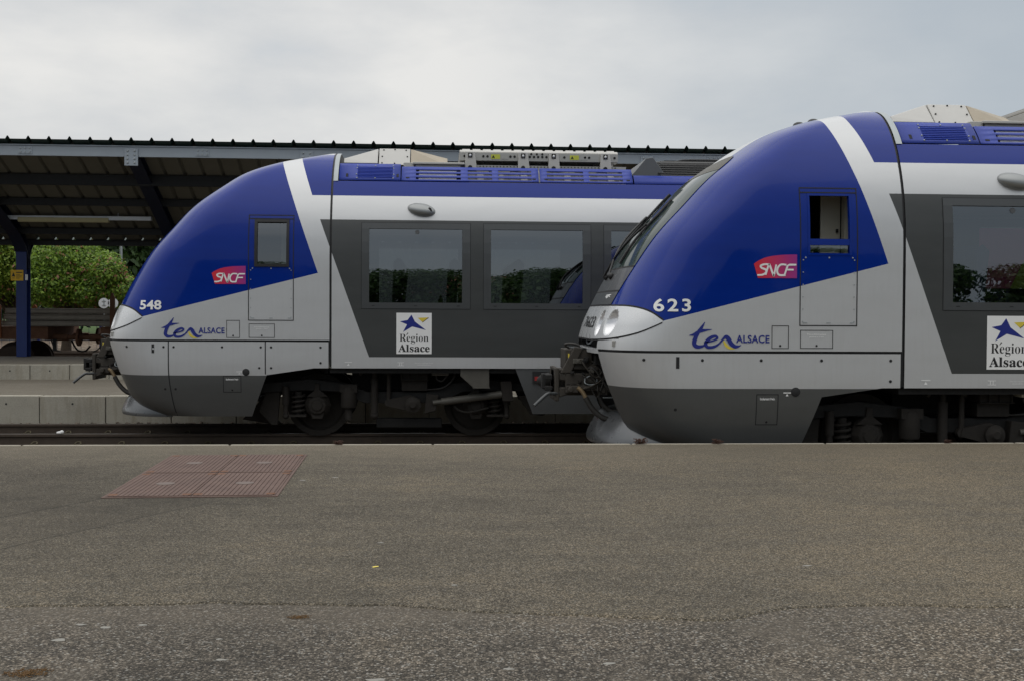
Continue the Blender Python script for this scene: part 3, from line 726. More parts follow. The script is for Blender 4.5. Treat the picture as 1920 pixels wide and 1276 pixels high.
    st = [([(300, 738), (268, 790), (228, 845), (203, 900), (200, 940), (228, 962), (275, 958), (310, 940)], [.006, .03, .04, .046, .044, .040, .028, .012]),
          ([(148, 860), (195, 852), (232, 832), (285, 816), (368, 806)], [.004, .030, .034, .030, .004]),
          ([(298, 925), (345, 917), (398, 900), (420, 882), (400, 866), (360, 878), (325, 905), (308, 938), (330, 966), (390, 962), (440, 932), (480, 888), (505, 872), (528, 890), (552, 930), (588, 958), (620, 958), (652, 946)],
           [.010, .016, .020, .024, .028, .034, .038, .036, .032, .028, .018, .022, .040, .046, .044, .038, .026, .004])]
    stk = [ribbon([tuple(q) for q in catmull(nrm(P), 7)], wd) for P, wd in st]
    lg = None
    for i, s_ in enumerate(stk):
        o = dx('regional_logo', s_, 'navy', .0045 + i * .0006)
    dx('logo_flourish', ribbon([tuple(q) for q in catmull(nrm([(482, 908), (505, 948), (542, 974), (592, 982)]), 7)], [.014, .030, .024, .003]), 'yellow', .0035)
    v, f = text2d('ALSACE', .022, 0, 1.05); dx('region_lettering', (fit_box(v, -1.767, -1.415, 1.435, 1.517), f), 'navy', .005)
    # railway badge
    top_ = catmull([(-1.588, 2.255), (-1.535, 2.290), (-1.45, 2.325), (-1.33, 2.345), (-1.20, 2.353), (-1.132, 2.354)], 5)
    poly = [tuple(p) for p in top_] + [(-1.132, 2.108), (-1.545, 2.108)]
    cx_, cz_ = -1.35, 2.2
    plate = (np.array(poly + [(cx_, cz_)]), [(i, len(poly), (i + 1) % len(poly)) for i in range(len(poly))])
    mb = MAT.get('badge')
    if not mb:
        q = NT('badge_print'); x_, y_, z_ = q.sep(q.coord()); g = ((x_ + 1.56) / .43).max(0.0).min(1.0)
        mb = MAT['badge'] = q.bsdf(color=q.ramp(g, [(0, (.62, .02, .035)), (.45, (.50, .018, .10)), (1, (.30, .025, .22))]), rough=.3, coat=.5)
    bd = decal('railway_badge', plate, mb, T, .004, .05)
    def bx(P): return [(-1.545 + a * .405, 2.135 + c * .115) for a, c in P]
    L_ = [[(.31, .97), (.17, 1.0), (.07, .86), (.10, .66), (.20, .52), (.21, .26), (.12, .06), (-.02, .03)],
          [(.20, .05), (.275, .93), (.30, .95), (.40, .05), (.42, .05), (.475, .98)], [(.74, .97), (.60, .98), (.52, .72), (.50, .36), (.55, .06), (.68, .03), (.72, .06)],
          [(.69, .02), (.77, .88), (.82, .97), (1.0, .98)], [(.76, .53), (.93, .53)]]
    for i, P in enumerate(L_):
        pts_ = [tuple(q) for q in (catmull(bx(P), 5) if len(P) > 4 and i != 1 else np.array(bx(P)))]
        if i == 1: pts_ = [tuple(q) for q in catmull(bx(P), 3)]
        decal('badge_lettering', ribbon(pts_, [.018, .021, .021, .018]), MAT['white'], bd, .0062 + i * .0005)
    # cab door, hatches
    dr = dx('cab_door', merge2d(outline(-1.10, -.484, 1.612, 3.06, .011)), 'line', .003)
    b = MB()
    for z in np.linspace(1.66, 2.30, 6):
        for x in (-1.065, -.52): b.cyl((x, -half(x, z) - .001, z), (x, -half(x, z) - .006, z), .007, n=6)
    for x in (-1.04, -.79, -.54): b.box(x - .022, x + .022, -half(x, 1.66) - .005, -half(x, 1.66) + .002, 1.643, 1.652)
    for x in (-1.04, -.79, -.54): b.cyl((x, -half(x, 2.33) - .001, 2.325), (x, -half(x, 2.33) - .006, 2.325), .009, n=6)
    b.build('door_screw', MAT['galv'], dr)
    dx('door_rail', rect(-1.09, -.494, 3.0, 3.012, 6), 'line', .004)
    x0, x1, z0, z1 = DOOR_WIN
    b = MB(); fr_ = []
    def fbar(xa, xb, za, zb, o0=.005 if near else .012, o1=-.05):
        n = 6; 
        A = [[(x, -half(x, z) - o0, z) for x in np.linspace(xa, xb, n)] for z in np.linspace(za, zb, n)]; b.grid(A)
        B_ = [[(x, -half(x, z) - o1, z) for x in np.linspace(xa, xb, n)] for z in np.linspace(za, zb, n)]
        for e0, e1 in ((A[0], B_[0]), (A[-1], B_[-1]), ([r[0] for r in A], [r[0] for r in B_]), ([r[-1] for r in A], [r[-1] for r in B_])): b.grid([e0, e1])
    t = .012 if near else .026
    fbar(x0 - .012, x0 + t, z0 - .012, z1 + .012); fbar(x1 - t, x1 + .012, z0 - .012, z1 + .012); fbar(x0 + t, x1 - t, z0 - .012, z0 + t); fbar(x0 + t, x1 - t, z1 - t, z1 + .012)
    cw = b.build('cab_window', paint if near else MAT['gasket'], T, smooth=40)
    def cpane(za, zb, o, nm='cab_pane', mt='clear'):
        b = MB(); b.grid([[(x, -half(x, z) + o, z) for x in np.linspace(x0 + .02, x1 - .02, 8)] for z in np.linspace(za, zb, 8)]); b.build(nm, MAT[mt], cw, smooth=60)
    if near:
        cpane(z0 + .02, 2.475, .03)
        b = MB(); fbar(x0 + t, x1 - t, 2.455, 2.52, .0, -.04); b.build('sash_bar', paint, cw, smooth=40)
    else: cpane(z0 + .02, z1 - .02, .02)
    # cab lining
    b = MB(); b.box(-1.5, -.1, -.2, -.18, 1.6, 3.12); b.box(-1.5, -.1, -1.3, -.2, 1.5, 1.52); b.box(-.12, -.1, -1.25, 1.25, 1.5, 3.12); b.box(-1.5, -.1, -1.25, -.2, 3.12, 3.14); b.box(-1.52, -1.5, -1.25, -.2, 1.5, 3.12)
    b.build('cab_lining', MAT['cabdark'], T)
    b = MB(); b.box(-.72, -.50, -.98, -.95, 1.6, 3.2); b.box(-.495, -.44, -1.10, -.99, 1.6, 3.2); b.build('cab_cupboard', MAT['cream'], T, bevel=.006)
    b = MB(); b.box(-.55, -.53, -1.01, -.98, 2.62, 2.66); b.build('cupboard_lock', MAT['gasket'], T)
    for (h_, txt) in (((-1.392, -1.211, 1.378, 1.617), None), ((-1.09, -.740, 1.380, 1.572), ('Préconditionnement', 'général à 230V'))):
        hh = dx('side_hatch', outline(*h_, .007), 'line', .003)
        decal('hatch_lock', disc2((h_[0] + h_[1]) / 2, h_[2] + .03, .012), MAT['line'], hh, .0035)
        if txt:
            for i, s_ in enumerate(txt):
                v, f = text2d(s_, .01); wd = .10 - i * .02; xc = (h_[0] + h_[1]) / 2; decal('hatch_lettering', (fit_box(v, xc - wd, xc + wd, h_[3] - .055 - i * .026, h_[3] - .037 - i * .026), f), MAT['white'], hh, .004)
    # regional plaque
    p0 = (.915, 1.40, 1.168, 1.728); pq = dx('region_plaque', rect(*p0), 'white', .0045)
    S = lambda P: np.array([(p0[0] + a * .485, p0[2] + c * .56) for a, c in P])
    decal('plaque_star', (S([(.10, .790), (.315, .825), (.425, .955), (.525, .785), (.84, .58), (.445, .665), (.185, .530), (.30, .715)]), [(0, 1, 2, 3, 4, 5, 6, 7)]), MAT['navy'], pq, .0055)
    decal('plaque_flag', (S([(.60, .88), (.90, .89), (.735, .775)]), [(0, 1, 2)]), MAT['yellow'], pq, .0055)
    decal('plaque_flag_shade', (S([(.735, .760), (.92, .882), (.90, .89), (.735, .775)]), [(0, 1, 2, 3)]), MAT['black'], pq, .006)
    v, f = text2d('\U0001D411\U0001D41E\U0001D420\U0001D422\U0001D428\U0001D427', -.007, 0, 1.0); v = fit_box(v, 0, 1, 0, 1); decal('plaque_lettering', (S(np.stack([.09 + v[:, 0] * .82, .245 + v[:, 1] * .245], 1)), f), MAT['black'], pq, .0055)
    decal('accent', ribbon([tuple(q) for q in S([(.285, .458), (.33, .510)])], [.006, .014]), MAT['black'], pq, .006)
    v, f = text2d('\U0001D400\U0001D425\U0001D42C\U0001D41A\U0001D41C\U0001D41E', .012, 0, 1.0); v = fit_box(v, 0, 1, 0, 1); decal('plaque_lettering', (S(np.stack([.055 + v[:, 0] * .89, .045 + v[:, 1] * .19], 1)), f), MAT['black'], pq, .0055)
    # sill marks
    dx('lifting_mark', merge2d(rect(.21, .31, 1.046, 1.056), (np.array([(.26, 1.04), (.24, 1.005), (.28, 1.005)]), [(0, 1, 2)])), 'white')
    dx('jack_mark', merge2d(rect(.93, 1.02, 1.045, 1.053), rect(.93, 1.02, 1.002, 1.010), rect(.955, .965, 1.010, 1.045), rect(.985, .995, 1.010, 1.045)), 'white')
    for i, s_ in enumerate(('Déverrouillage frein', 'immobilisation')):
        v, f = text2d(s_, .0); dx('sill_lettering', (fit_box(v, 1.17 + i * .03, 1.42 - i * .03, 1.033 - i * .022, 1.049 - i * .022), f), 'white')
    # camera pod
    b = MB(); n_ = 26; zc_ = 3.155; ang = -.17
    P = []
    for j in range(13):
        t_ = (pi / 2) * j / 12; row = []
        for i in range(n_ + 1):
            a_ = 2 * pi * i / n_; ex, ez, ey = .195 * sin(t_) * cos(a_), .092 * sin(t_) * sin(a_), .10 * cos(t_)
            x = 1.253 + ex * cos(ang) - ez * sin(ang); z = zc_ + ex * sin(ang) + ez * cos(ang); row.append((x, -WF(z) - ey + .004, z))
        P.append(row)
    b.grid(P[::-1]); pod = b.build('camera_pod', simple('pod_metal', (.26, .27, .27), .32, .5, var=.06), T, smooth=180)
    b = MB(); b.prism([(1.345, 3.15), (1.352, 3.185), (1.385, 3.175), (1.405, 3.125), (1.36, 3.12)], -WF(3.15) - .078, -WF(3.15) - .01); b.build('pod_lens', MAT['gasket'], pod, bevel=.008)
    # --- roof fairings
    def fair(x): pass
    zt0, zt1 = 3.575, 3.835
    fy = lambda z, o=0: -(WF(z) + o)
    zfs = list(np.linspace(zt0, zt1, 7)); 
    def fairing(xa, xb, slots, zs_=None):
        b = MB(); zl = zs_ or zfs; xs_ = sorted(set([xa, xb] + [q for s_ in slots for q in s_[:2]])); 
        def sk(i, j):
            xm = (xs_[j] + xs_[j + 1]) / 2; zm = (zl[i] + zl[i + 1]) / 2; return any(s_[0] < xm < s_[1] and s_[2] < zm < s_[3] for s_ in slots)
        b.grid([[(x, fy(z), z) for x in xs_] for z in zl], sk); return b.build('roof_fairing', MAT['bluepanel'], T, smooth=60, solid=.012)
    fa = fairing(.10, .955, [])
    b = MB()
    for k in range(8):
        z = 3.625 + k * .0225; b.grid([[(x, fy(z_) - o_, z_) for x in (.355, .845)] for z_, o_ in ((z - .008, .002), (z, .014), (z + .007, .002))])
    b.grid([[(x, fy(z_) - .0025, z_) for x in (.335, .865)] for z_ in (3.60, 3.68, 3.76, 3.81)]); b.build('louvre_panel', MAT['bluepanel'], fa, smooth=20)
    b = MB()
    for x, z in [(.35, 3.608), (.60, 3.608), (.85, 3.608), (.34, 3.665), (.86, 3.665), (.345, 3.76), (.855, 3.76), (.35, 3.80), (.6, 3.80), (.85, 3.80)]: b.ellipsoid((x, fy(z) - .005, z), (.011, .008, .011), 8, 6)
    b.build('panel_bolt', MAT['galv'], fa, smooth=180)
    for x in (.21, .915): 
        b = MB(); b.grid([[(x + .016 * sx, fy(z) - .003, z) for sx in (-1, 1)] for z in (3.625, 3.65, 3.675)]); b.build('panel_slot', MAT['line'], fa)
    zrow = [3.575, 3.600, 3.632, 3.662, 3.694, 3.720, 3.752, 3.795]
    sl3 = lambda xa, xb: [(xa, xb, 3.600, 3.632), (xa, xb, 3.662, 3.694), (xa, xb, 3.720, 3.752)]
    panels = [(.97, 2.90, sl3(1.17, 1.83) + sl3(1.92, 2.53) + sl3(2.02 + .62, 2.02 + .625)), (2.92, 4.24, sl3(3.06, 3.56) + sl3(3.63, 4.12))]
    panels = [(.97, 2.90, sl3(1.17, 1.80) + sl3(1.90, 2.24) + sl3(2.33, 2.80)), (2.92, 4.24, sl3(3.02, 3.54) + sl3(3.62, 4.10))]
    for xa, xb, s_ in panels:
        fo = fairing(xa, xb, s_, zrow)
        for x in (xa + .06, xb - .09):
            b = MB(); b.grid([[(x, fy(z) - .003, z) for x in (x, x + .05)] for z in (3.612, 3.632)]); b.build('panel_slot', MAT['line'], fo)
    zr2 = [3.57, 3.62, 3.66, 3.70]
    for xa in (4.26, 7.3):
        fo = fairing(xa, xa + 3.0, [], zr2); b = MB(); b.grid([[(x, fy(z) - .004, z) for x in (xa + .78, xa + 1.02)] for z in (3.61, 3.65)]); b.build('panel_recess', MAT['line'], fo)
    b = MB(); b.grid([[(x, -fy(z), z) for x in (.1, LEN)] for z in zfs]); b.build('roof_fairing', MAT['bluepanel'], T, smooth=60)
    # --- roof equipment
    rh = MB(); hs = 4.055
    A_ = [(.14, -.74, 3.93), (.14, .74, 3.93), (.62, .55, 4.10), (.62, -.55, 4.10), (.62, -.80, 3.86), (.62, .8, 3.86), (.14, -.80, 3.86), (.14, .80, 3.86)]
    rh.add(A_, [(0, 1, 2, 3), (0, 3, 4, 6), (1, 7, 5, 2), (6, 4, 5, 7), (2, 5, 4, 3), (0, 6, 7, 1)])
    ro = rh.build('roof_housing', MAT['housing'], T, bevel=.01)
    b = MB(); b.prism_x([(-.80, 3.84), (-.55, 4.105), (.55, 4.105), (.80, 3.84)], .635, 1.08); h2 = b.build('roof_housing', MAT['housing'], T, bevel=.008)
    b = MB()
    for x, t_ in [(.68, .1), (.86, .08), (1.04, .1), (.68, .5), (1.04, .5), (.70, .9), (.86, .93), (1.02, .9)]:
        y_ = -.80 + .25 * t_; z_ = 3.84 + .265 * t_; b.ellipsoid((x, y_ - .003, z_ + .003), (.011, .011, .011), 8, 6)
    b.build('housing_bolt', MAT['gear'], h2, smooth=180)
    b = MB(); b.add([(1.09, -.55, 4.10), (1.09, .55, 4.10), (1.62, .42, 3.99), (1.62, -.42, 3.99), (1.09, -.78, 3.85), (1.09, .78, 3.85), (1.62, -.7, 3.85), (1.62, .7, 3.85)], [(0, 3, 2, 1), (0, 4, 6, 3), (1, 2, 7, 5), (3, 6, 7, 2), (0, 1, 5, 4), (4, 5, 7, 6)])
    b.build('tapered_housing', simple('tan_housing', (.36, .31, .235), .6, var=.2), T, bevel=.008)
    b = MB(); b.box(.99, 1.14, -.86, -.70, 3.80, 3.87); b.box(1.12, 1.86, -.90, -.80, 3.845, 3.875); b.box(1.16, 1.80, -.86, -.5, 3.77, 3.845); b.build('roof_ledge', MAT['housing'], T, bevel=.006)
    b = MB(); b.grid([[(x, -(WF(z) - .035), z) for x in (1.21, 1.74)] for z in (3.575, 3.66, 3.76)]); b.build('reflector_plate', MAT['white'], T)
    for k in range(15):
        xa_ = 1.88 + k * .155
        b = MB(); b.grid([[(x, -(WF(z) - .04 - .02 * (k % 2)), z) for x in (xa_, xa_ + (.13, .09, .15, .06)[k % 4])] for z in (3.585, 3.66, 3.76)])
        b.build('bank_face', MAT['housing'], T)
    # resistor bank
    b = MB(); b.box(1.93, 4.22, -.80, .4, 3.86, 3.985); b.prism_x([(-.80, 3.987), (-.74, 4.02), (.34, 4.02), (.4, 3.987)], 1.93, 4.22); rb_ = b.build('resistor_bank', MAT['steel'], T, bevel=.006, loc=(-.14, 0, .055))
    b = MB()
    for k in range(15): b.prism_x([(-.72, 4.02), (-.66, 4.045), (.2, 4.045), (.3, 4.02)], 1.97 + k * .15, 2.08 + k * .15)
    b.build('bank_fin', MAT['steel'], rb_)
    b = MB(); b.box(1.95, 4.20, -.79, .38, 3.60, 3.855); b.build('bank_base', MAT['steel'], T)
    b = MB()
    for k in range(46): b.box(1.97 + k * .049, 1.985 + k * .049, -.80, -.79, 3.775, 3.79)
    for k in range(9): b.ellipsoid((2.0 + k * .27, -.79, 3.825), (.012, .012, .012), 6, 5)
    b.build('bank_stud', MAT['gear'], rb_)
    for x in (2.08, 2.84, 3.28, 4.03):
        b = MB(); b.prism([(x - .075, 3.74), (x + .095, 3.74), (x + .065, 3.985), (x - .065, 3.985)], -.85, -.805); br_ = b.build('bank_bracket', MAT['housing'], rb_, bevel=.006)
        b = MB(); b.box(x - .03, x + .03, -.86, -.851, 3.90, 3.965); b.build('bracket_eye', MAT['gear'], br_); b = MB(); b.lathe([(.03, 0), (.03, .012)], (x, -.862, 3.76), 'y', 12); b.build('bracket_foot', MAT['gear'], br_)
        b = MB(); b.ellipsoid((x, -.862, 3.93), (.018, .008, .02), 10, 6); b.build('bracket_bolt', MAT['silverbright'], br_, smooth=180)
    for x in (2.38, 3.52):
        b = MB(); b.box(x, x + .13, -.806, -.801, 3.89, 3.955); lb = b.build('warning_label', MAT['labelyellow'], rb_)
        b = MB(); b.prism([(x + .012, 3.905), (x + .055, 3.905), (x + .033, 3.945)], -.808, -.8065); b.build('label_triangle', MAT['black'], lb)
        b = MB(); b.box(x + .145, x + .25, -.806, -.801, 3.89, 3.955); b.build('blank_plate', MAT['steel'], rb_)
    b = MB()
    for x in (2.0, 2.27, 2.33, 2.66, 2.72, 2.94, 3.0, 3.06, 3.12, 3.18, 3.44, 3.74, 3.80, 4.17): b.lathe([(.018, 0), (.018, .004), (.010, .0045)], (x, -.806, 3.925), 'y', 10)
    for x in (2.96, 3.04, 3.12): b.lathe([(.016, 0), (.016, .004)], (x, -.806, 3.965), 'y', 10)
    b.build('bank_bolt', MAT['gear'], rb_)
    # louvred black unit
    b = MB(); b.prism([(4.24, 3.70), (4.46, 3.96), (4.56, 3.975), (4.76, 3.70)], -.98, .6); lu = b.build('louvred_unit', simple('unit_side', (.10, .105, .11), .5), T, bevel=.006)
    b = MB()
    for k in range(7):
        z = 3.72 + k * .034; y_ = -1.0 + k * .028; b.prism_x([(y_, z), (y_ - .03, z - .012), (y_ - .03, z - .006), (y_, z + .012)], 4.66 - k * .03, 7.2)
    b.prism_x([(-.94, 3.69), (-.78, 3.95), (.5, 3.95), (.6, 3.69)], 4.70, 7.2); b.build('louvre', MAT['blackunit'], lu)
    b = MB(); b.box(4.80, 6.6, -.6, .4, 3.955, 3.985); b.tube(catmull([(4.95, -.62, 3.96), (5.1, -.62, 3.99), (5.5, -.62, 3.995), (5.9, -.62, 3.99), (6.05, -.62, 3.96)]), .012, 6); b.build('unit_lid', MAT['roofgrey'], lu)
    if near:                                         # antenna caps on the brow
        for x, z in ((-.72, 3.892), (-.55, 3.932)):
            b = MB(); b.ellipsoid((x, -.2, z), (.075, .05, .05), 14, 8); b.build('roof_aerial', MAT['roofgrey'], T, smooth=180)
        b = MB(); b.add([(1.62, -.80, 3.86), (3.2, -.80, 3.86), (3.2, -.4, 4.14), (2.2, -.4, 4.12), (1.62, .8, 3.86), (3.2, .8, 3.86), (3.2, .4, 4.14), (2.2, .4, 4.12)], [(0, 1, 2, 3), (4, 7, 6, 5), (0, 3, 7, 4), (3, 2, 6, 7), (1, 5, 6, 2)])
        b.build('vent_housing', MAT['housing'], T, bevel=.008)
    # --- bogie
    bg_ = MB(); yf = -1.0
    bg_.prism([(-1.0, .60), (-.95, .74), (-.3, .80), (.2, .74), (.5, .62), (1.35, .62), (1.7, .74), (2.2, .80), (2.75, .72), (2.82, .62), (2.3, .64), (1.85, .62), (1.5, .46), (.45, .46), (.1, .62), (-.4, .64)], yf - .09, yf + .05)
    bg_.prism([(-1.0, .60), (-.95, .74), (-.3, .80), (.2, .74), (.5, .62), (1.35, .62), (1.7, .74), (2.2, .80), (2.75, .72), (2.82, .62), (2.3, .64), (1.85, .62), (1.5, .46), (.45, .46), (.1, .62), (-.4, .64)], -yf - .05, -yf + .09)
    bg_.box(.5, 1.4, -1.05, 1.05, .46, .62)
    bo = bg_.build('bogie', MAT['gear'], T, bevel=.012)
    wx = (-.2, 2.03)
    for x in wx:
        for sd in (-1, 1):
            b = MB(); y0 = sd * .753
            b.lathe([(.04, -.12 * sd), (.10, -.12 * sd), (.12, -.05 * sd), (.33, -.045 * sd), (.37, -.065 * sd), (.42, -.065 * sd), (.422, .05 * sd), (.448, .06 * sd), (.445, .08 * sd), (.37, .08 * sd), (.34, .03 * sd), (.12, .03 * sd), (.1, .1 * sd)], (x, y0, .422), 'y', 48)
            # steel of the disc and tread
            b.build('wheel', MAT['geardirty'] if sd < 0 else MAT['gear'], bo, smooth=30)
        b = MB(); b.cyl((x, -.9, .422), (x, .9, .422), .08, n=16); b.build('axle', MAT['gear'], bo, smooth=40)
        b = MB(); b.lathe([(.185, .06), (.185, .02), (.15, -.03), (.12, -.07), (.08, -.075), (.075, -.09), (.03, -.092)], (x, yf - .06, .43), 'y', 10); b.prism([(x - .10, .33), (x + .10, .33), (x + .07, .24), (x - .07, .24)], yf - .1, yf + .02)
        b.prism([(x - .15, .55), (x + .15, .55), (x + .04, .64), (x + .03, .74), (x - .03, .74), (x - .04, .64)], yf - .12, yf); b.build('axle_box', MAT['geardirty'], bo, bevel=.008)
        sx = -.27 if x < 1 else .27
        b = MB(); hel = [(x + sx + .085 * cos(t_), yf - .02 + .085 * sin(t_), .30 + .30 * t_ / (2 * pi * 4.5)) for t_ in np.linspace(0, 2 * pi * 4.5, 90)]; b.tube(hel, .018, 7); b.cyl((x + sx, yf - .02, .29), (x + sx, yf - .02, .62), .05); b.box(x + sx - .12, x + sx + .12, yf - .12, yf + .08, .27, .30); b.build('spring', MAT['geardirty'], bo, smooth=50)
        b = MB(); sx2 = sx * 1.62; b.cyl((x + sx2, yf - .1, .30), (x + sx2, yf - .1, .50), .036); b.cyl((x + sx2, yf - .1, .44), (x + sx2, yf - .1, .70), .05); b.ellipsoid((x + sx2, yf - .1, .28), (.045, .045, .045), 10, 6); b.build('primary_damper', MAT['geardirty'], bo, smooth=40)
    b = MB(); b.lathe([(.10, 0), (.11, .02), (.11, .26), (.09, .30), (.05, .30)], (.24, yf - .12, .40), 'z', 16); b.box(.12, .36, yf - .2, yf - .06, .62, .73); b.cyl((.24, yf - .12, .23), (.24, yf - .12, .40), .05); b.build('sand_box', MAT['geardirty'], bo, smooth=35)
    b = MB(); b.cyl((.60, yf - .14, .32), (.60, yf - .14, .80), .052); b.cyl((.60, yf - .14, .80), (.60, yf - .14, .98), .035); b.ellipsoid((.60, yf - .14, .29), (.06, .05, .055), 12, 8); b.build('secondary_damper', MAT['geardirty'], bo, smooth=40)
    b = MB(); b.cyl((.80, yf - .16, .48), (.80, yf - .16, .92), .030); b.prism([(.74, .97), (.86, .97), (.83, .86), (.77, .86)], yf - .22, yf - .12); b.lathe([(.055, 0), (.055, -.07)], (.80, yf - .12, .47), 'y', 14); b.build('anti_roll_link', MAT['geardirty'], bo, smooth=40)
    b = MB(); b.prism([(.78, .43), (.80, .52), (1.10, .58), (1.24, .52), (1.26, .42), (1.14, .34)], yf - .2, yf - .12); b.lathe([(.11, 0), (.11, -.06), (.07, -.07), (.04, -.1)], (1.14, yf - .19, .45), 'y', 18); b.build('torsion_arm', MAT['geardirty'], bo, smooth=35)
    b = MB(); b.prism([(1.30, .32), (1.46, .36), (1.50, .58), (1.33, .60)], yf - .22, yf - .1); b.build('damper_bracket', MAT['geardirty'], bo, bevel=.01)
    b = MB(); b.cyl((1.42, yf - .22, .475), (1.54, yf - .22, .49), .035); b.cyl((1.54, yf - .22, .49), (2.42, yf - .22, .60), .052); b.cyl((1.92, yf - .22, .535), (1.94, yf - .22, .54), .058); b.cyl((2.3, yf - .22, .585), (2.44, yf - .22, .60), .036); b.build('yaw_damper', MAT['gearlight'], bo, smooth=40)
    b = MB(); b.prism([(2.36, .78), (2.52, .78), (2.55, .50), (2.40, .50)], yf - .28, yf - .14); b.build('damper_bracket', MAT['geardirty'], bo, bevel=.01)
    b = MB(); b.tube(catmull([(1.75, yf - .1, .98), (1.70, yf - .12, .80), (1.55, yf - .14, .68), (1.3, yf - .12, .66), (1.15, yf - .05, .72)]), .013, 6); b.tube(catmull([(1.72, yf - .15, .42), (1.80, yf - .18, .36), (1.95, yf - .18, .34), (2.2, yf - .16, .40)]), .014, 6); b.build('bogie_hose', MAT['hose'], bo, smooth=60)
    b = MB(); b.box(.62, 1.55, yf + .0, yf + .12, .10, .24); b.build('rail_brake', MAT['gear'], bo, bevel=.02)
    b = MB(); b.prism([(2.62, .56), (2.74, .58), (3.05, .33), (2.98, .28), (2.80, .30)], yf - .12, yf - .06); b.build('guard_bracket', MAT['geardirty'], bo, bevel=.01)
    b = MB(); b.prism([(-1.02, .34), (-.92, .62), (-.72, .62), (-.76, .15), (-.84, .15)], yf - .05, yf + .02); b.prism([(-1.30, .20), (-1.0, .52), (-.9, .30), (-.75, .14), (-.82, .12)], -.72, -.68); b.build('guard_iron', MAT['geardirty'], bo, bevel=.01)
    # underfloor fittings
    b = MB(); b.prism([(1.80, .975), (2.20, .975), (2.20, .70), (1.98, .70), (1.80, .86)], -1.43, -1.25); b.box(1.79, 2.21, -1.45, -1.24, .962, .978); b.box(1.97, 2.21, -1.44, -1.25, .692, .704); b.build('damper_console', MAT['gearlight'], T, bevel=.006)
    b = MB(); b.box(.97, 1.35, -1.2, -.6, .80, .98); b.box(.98, 1.34, -1.15, -.6, .64, .79)
    for x in (.98, 1.08, 1.20, 1.33): b.box(x - .008, x + .008, -1.23, -1.20, .80, .98)
    b.box(.97, 1.36, -1.24, -1.2, .79, .80); b.build('underfloor_box', MAT['geardirty'], T, bevel=.006)
    b = MB(); b.box(1.40, 1.64, -1.3, -1.1, .86, .975); b.build('junction_box', MAT['cream'] if near else MAT['gearlight'], T, bevel=.008)
    b = MB(); b.tube(catmull([(1.46, -1.2, .86), (1.48, -1.2, .80), (1.55, -1.2, .78), (1.62, -1.2, .86)]), .012, 6); b.tube(catmull([(.30, -1.2, .96), (.36, -1.2, .93), (.42, -1.2, .90), (.40, -1.2, .86)]), .02, 6); b.build('underfloor_pipe', MAT['hose'], T, smooth=60)
    # undercarriage behind the front skirts (dark gear box mass between the bogie and the floor)
    b = MB(); b.box(.25, 1.9, -.62, .62, .60, .90); b.box(2.05, 2.9, -.7, .5, .66, .90); b.build('underfloor_gear', MAT['gear'], T)
    b = MB(); b.box(-2.5, -.2, -.7, .7, .55, 1.28); b.box(-2.4, -1.2, -1.0, 1.0, .45, .9); b.build('front_gearcase', MAT['gear'], T)
    # --- obstacle deflector
    rows = []
    xfp = pchip([.27, .30, .45, .56, .62, .64], [-3.10, -3.115, -3.06, -2.99, -2.93, -2.86]); wfp = pchip([.27, .3, .45, .56, .62, .64], [1.13, 1.13, 1.10, 1.05, 1.0, .95])
    for z in (.272, .28, .295, .33, .38, .44, .50, .55, .59, .62, .635, .64):
        xf_, w_ = xfp(z), wfp(z); row = []
        for ph_ in np.linspace(-pi / 2, pi / 2, 41):
            c_, s_ = abs(cos(ph_)) ** (2 / 2.3), (1 if ph_ > 0 else -1) * abs(sin(ph_)) ** (2 / 2.3); row.append((xf_ + .92 * (1 - c_), w_ * s_, z))
        rows.append(row)
    rows.append([(-2.5, y * .9, .64) for x, y, z in rows[-1]])
    b = MB(); b.grid(rows); b.build('obstacle_deflector', simple('deflector_paint', (.125, .13, .135), .3, .45, var=.08, coat=.2), T, smooth=180, recalc=True)
    # --- coupler
    cp = MB(); cp.box(-3.62, -2.6, -.16, .16, .80, 1.10); cp.box(-3.62, -3.57, -.28, .28, .74, 1.12); cp.prism([(-3.57, .78), (-3.40, .84), (-3.40, .90), (-3.57, .90)], -.27, -.22); cp.prism([(-3.57, 1.06), (-3.38, 1.0), (-3.38, .96), (-3.57, .98)], -.27, -.22); cp.box(-3.5, -3.05, -.28, .28, .86, 1.06); ck = cp.build('coupler', MAT['couplergear'], T, bevel=.012, loc=(.09, 0, 0))
    def sub(nm, mt, fn, sm=None, bv=0):
        b = MB(); fn(b); return b.build(nm, MAT[mt], ck, smooth=sm, bevel=bv)
    sub('coupler_face', 'gear', lambda b: (b.lathe([(.10, 0), (.085, -.09), (.04, -.14), (.015, -.15)], (-3.64, .12, .95), 'x', 16), b.box(-3.73, -3.64, -.22, -.06, .98, 1.04), b.box(-3.76, -3.72, -.22, -.06, .88, 1.05), b.box(-3.73, -3.64, -.24, -.06, .86, .91)), 40, .008)
    sub('electric_head', 'couplergear', lambda b: (b.box(-3.50, -3.20, -.26, .26, 1.10, 1.33), b.prism([(-3.56, 1.06), (-3.44, 1.06), (-3.30, 1.34), (-3.40, 1.36)], -.29, -.26), b.box(-3.22, -3.19, -.27, .27, 1.10, 1.34)), None, .01)
    sub('electric_head_cover', 'frame', lambda b: b.prism([(-3.42, 1.335), (-3.20, 1.335), (-3.20, 1.345), (-3.42, 1.345)], -.27, .27))
    sub('head_label', 'yellow', lambda b: b.box(-3.47, -3.455, -.275, -.262, 1.17, 1.28))
    sub('coupler_cable', 'hose', lambda b: (b.tube(catmull([(-3.44, -.2, 1.33), (-3.5, -.22, 1.38), (-3.42, -.24, 1.39), (-3.34, -.24, 1.36), (-3.40, -.26, 1.30)]), .014, 7),), 60)
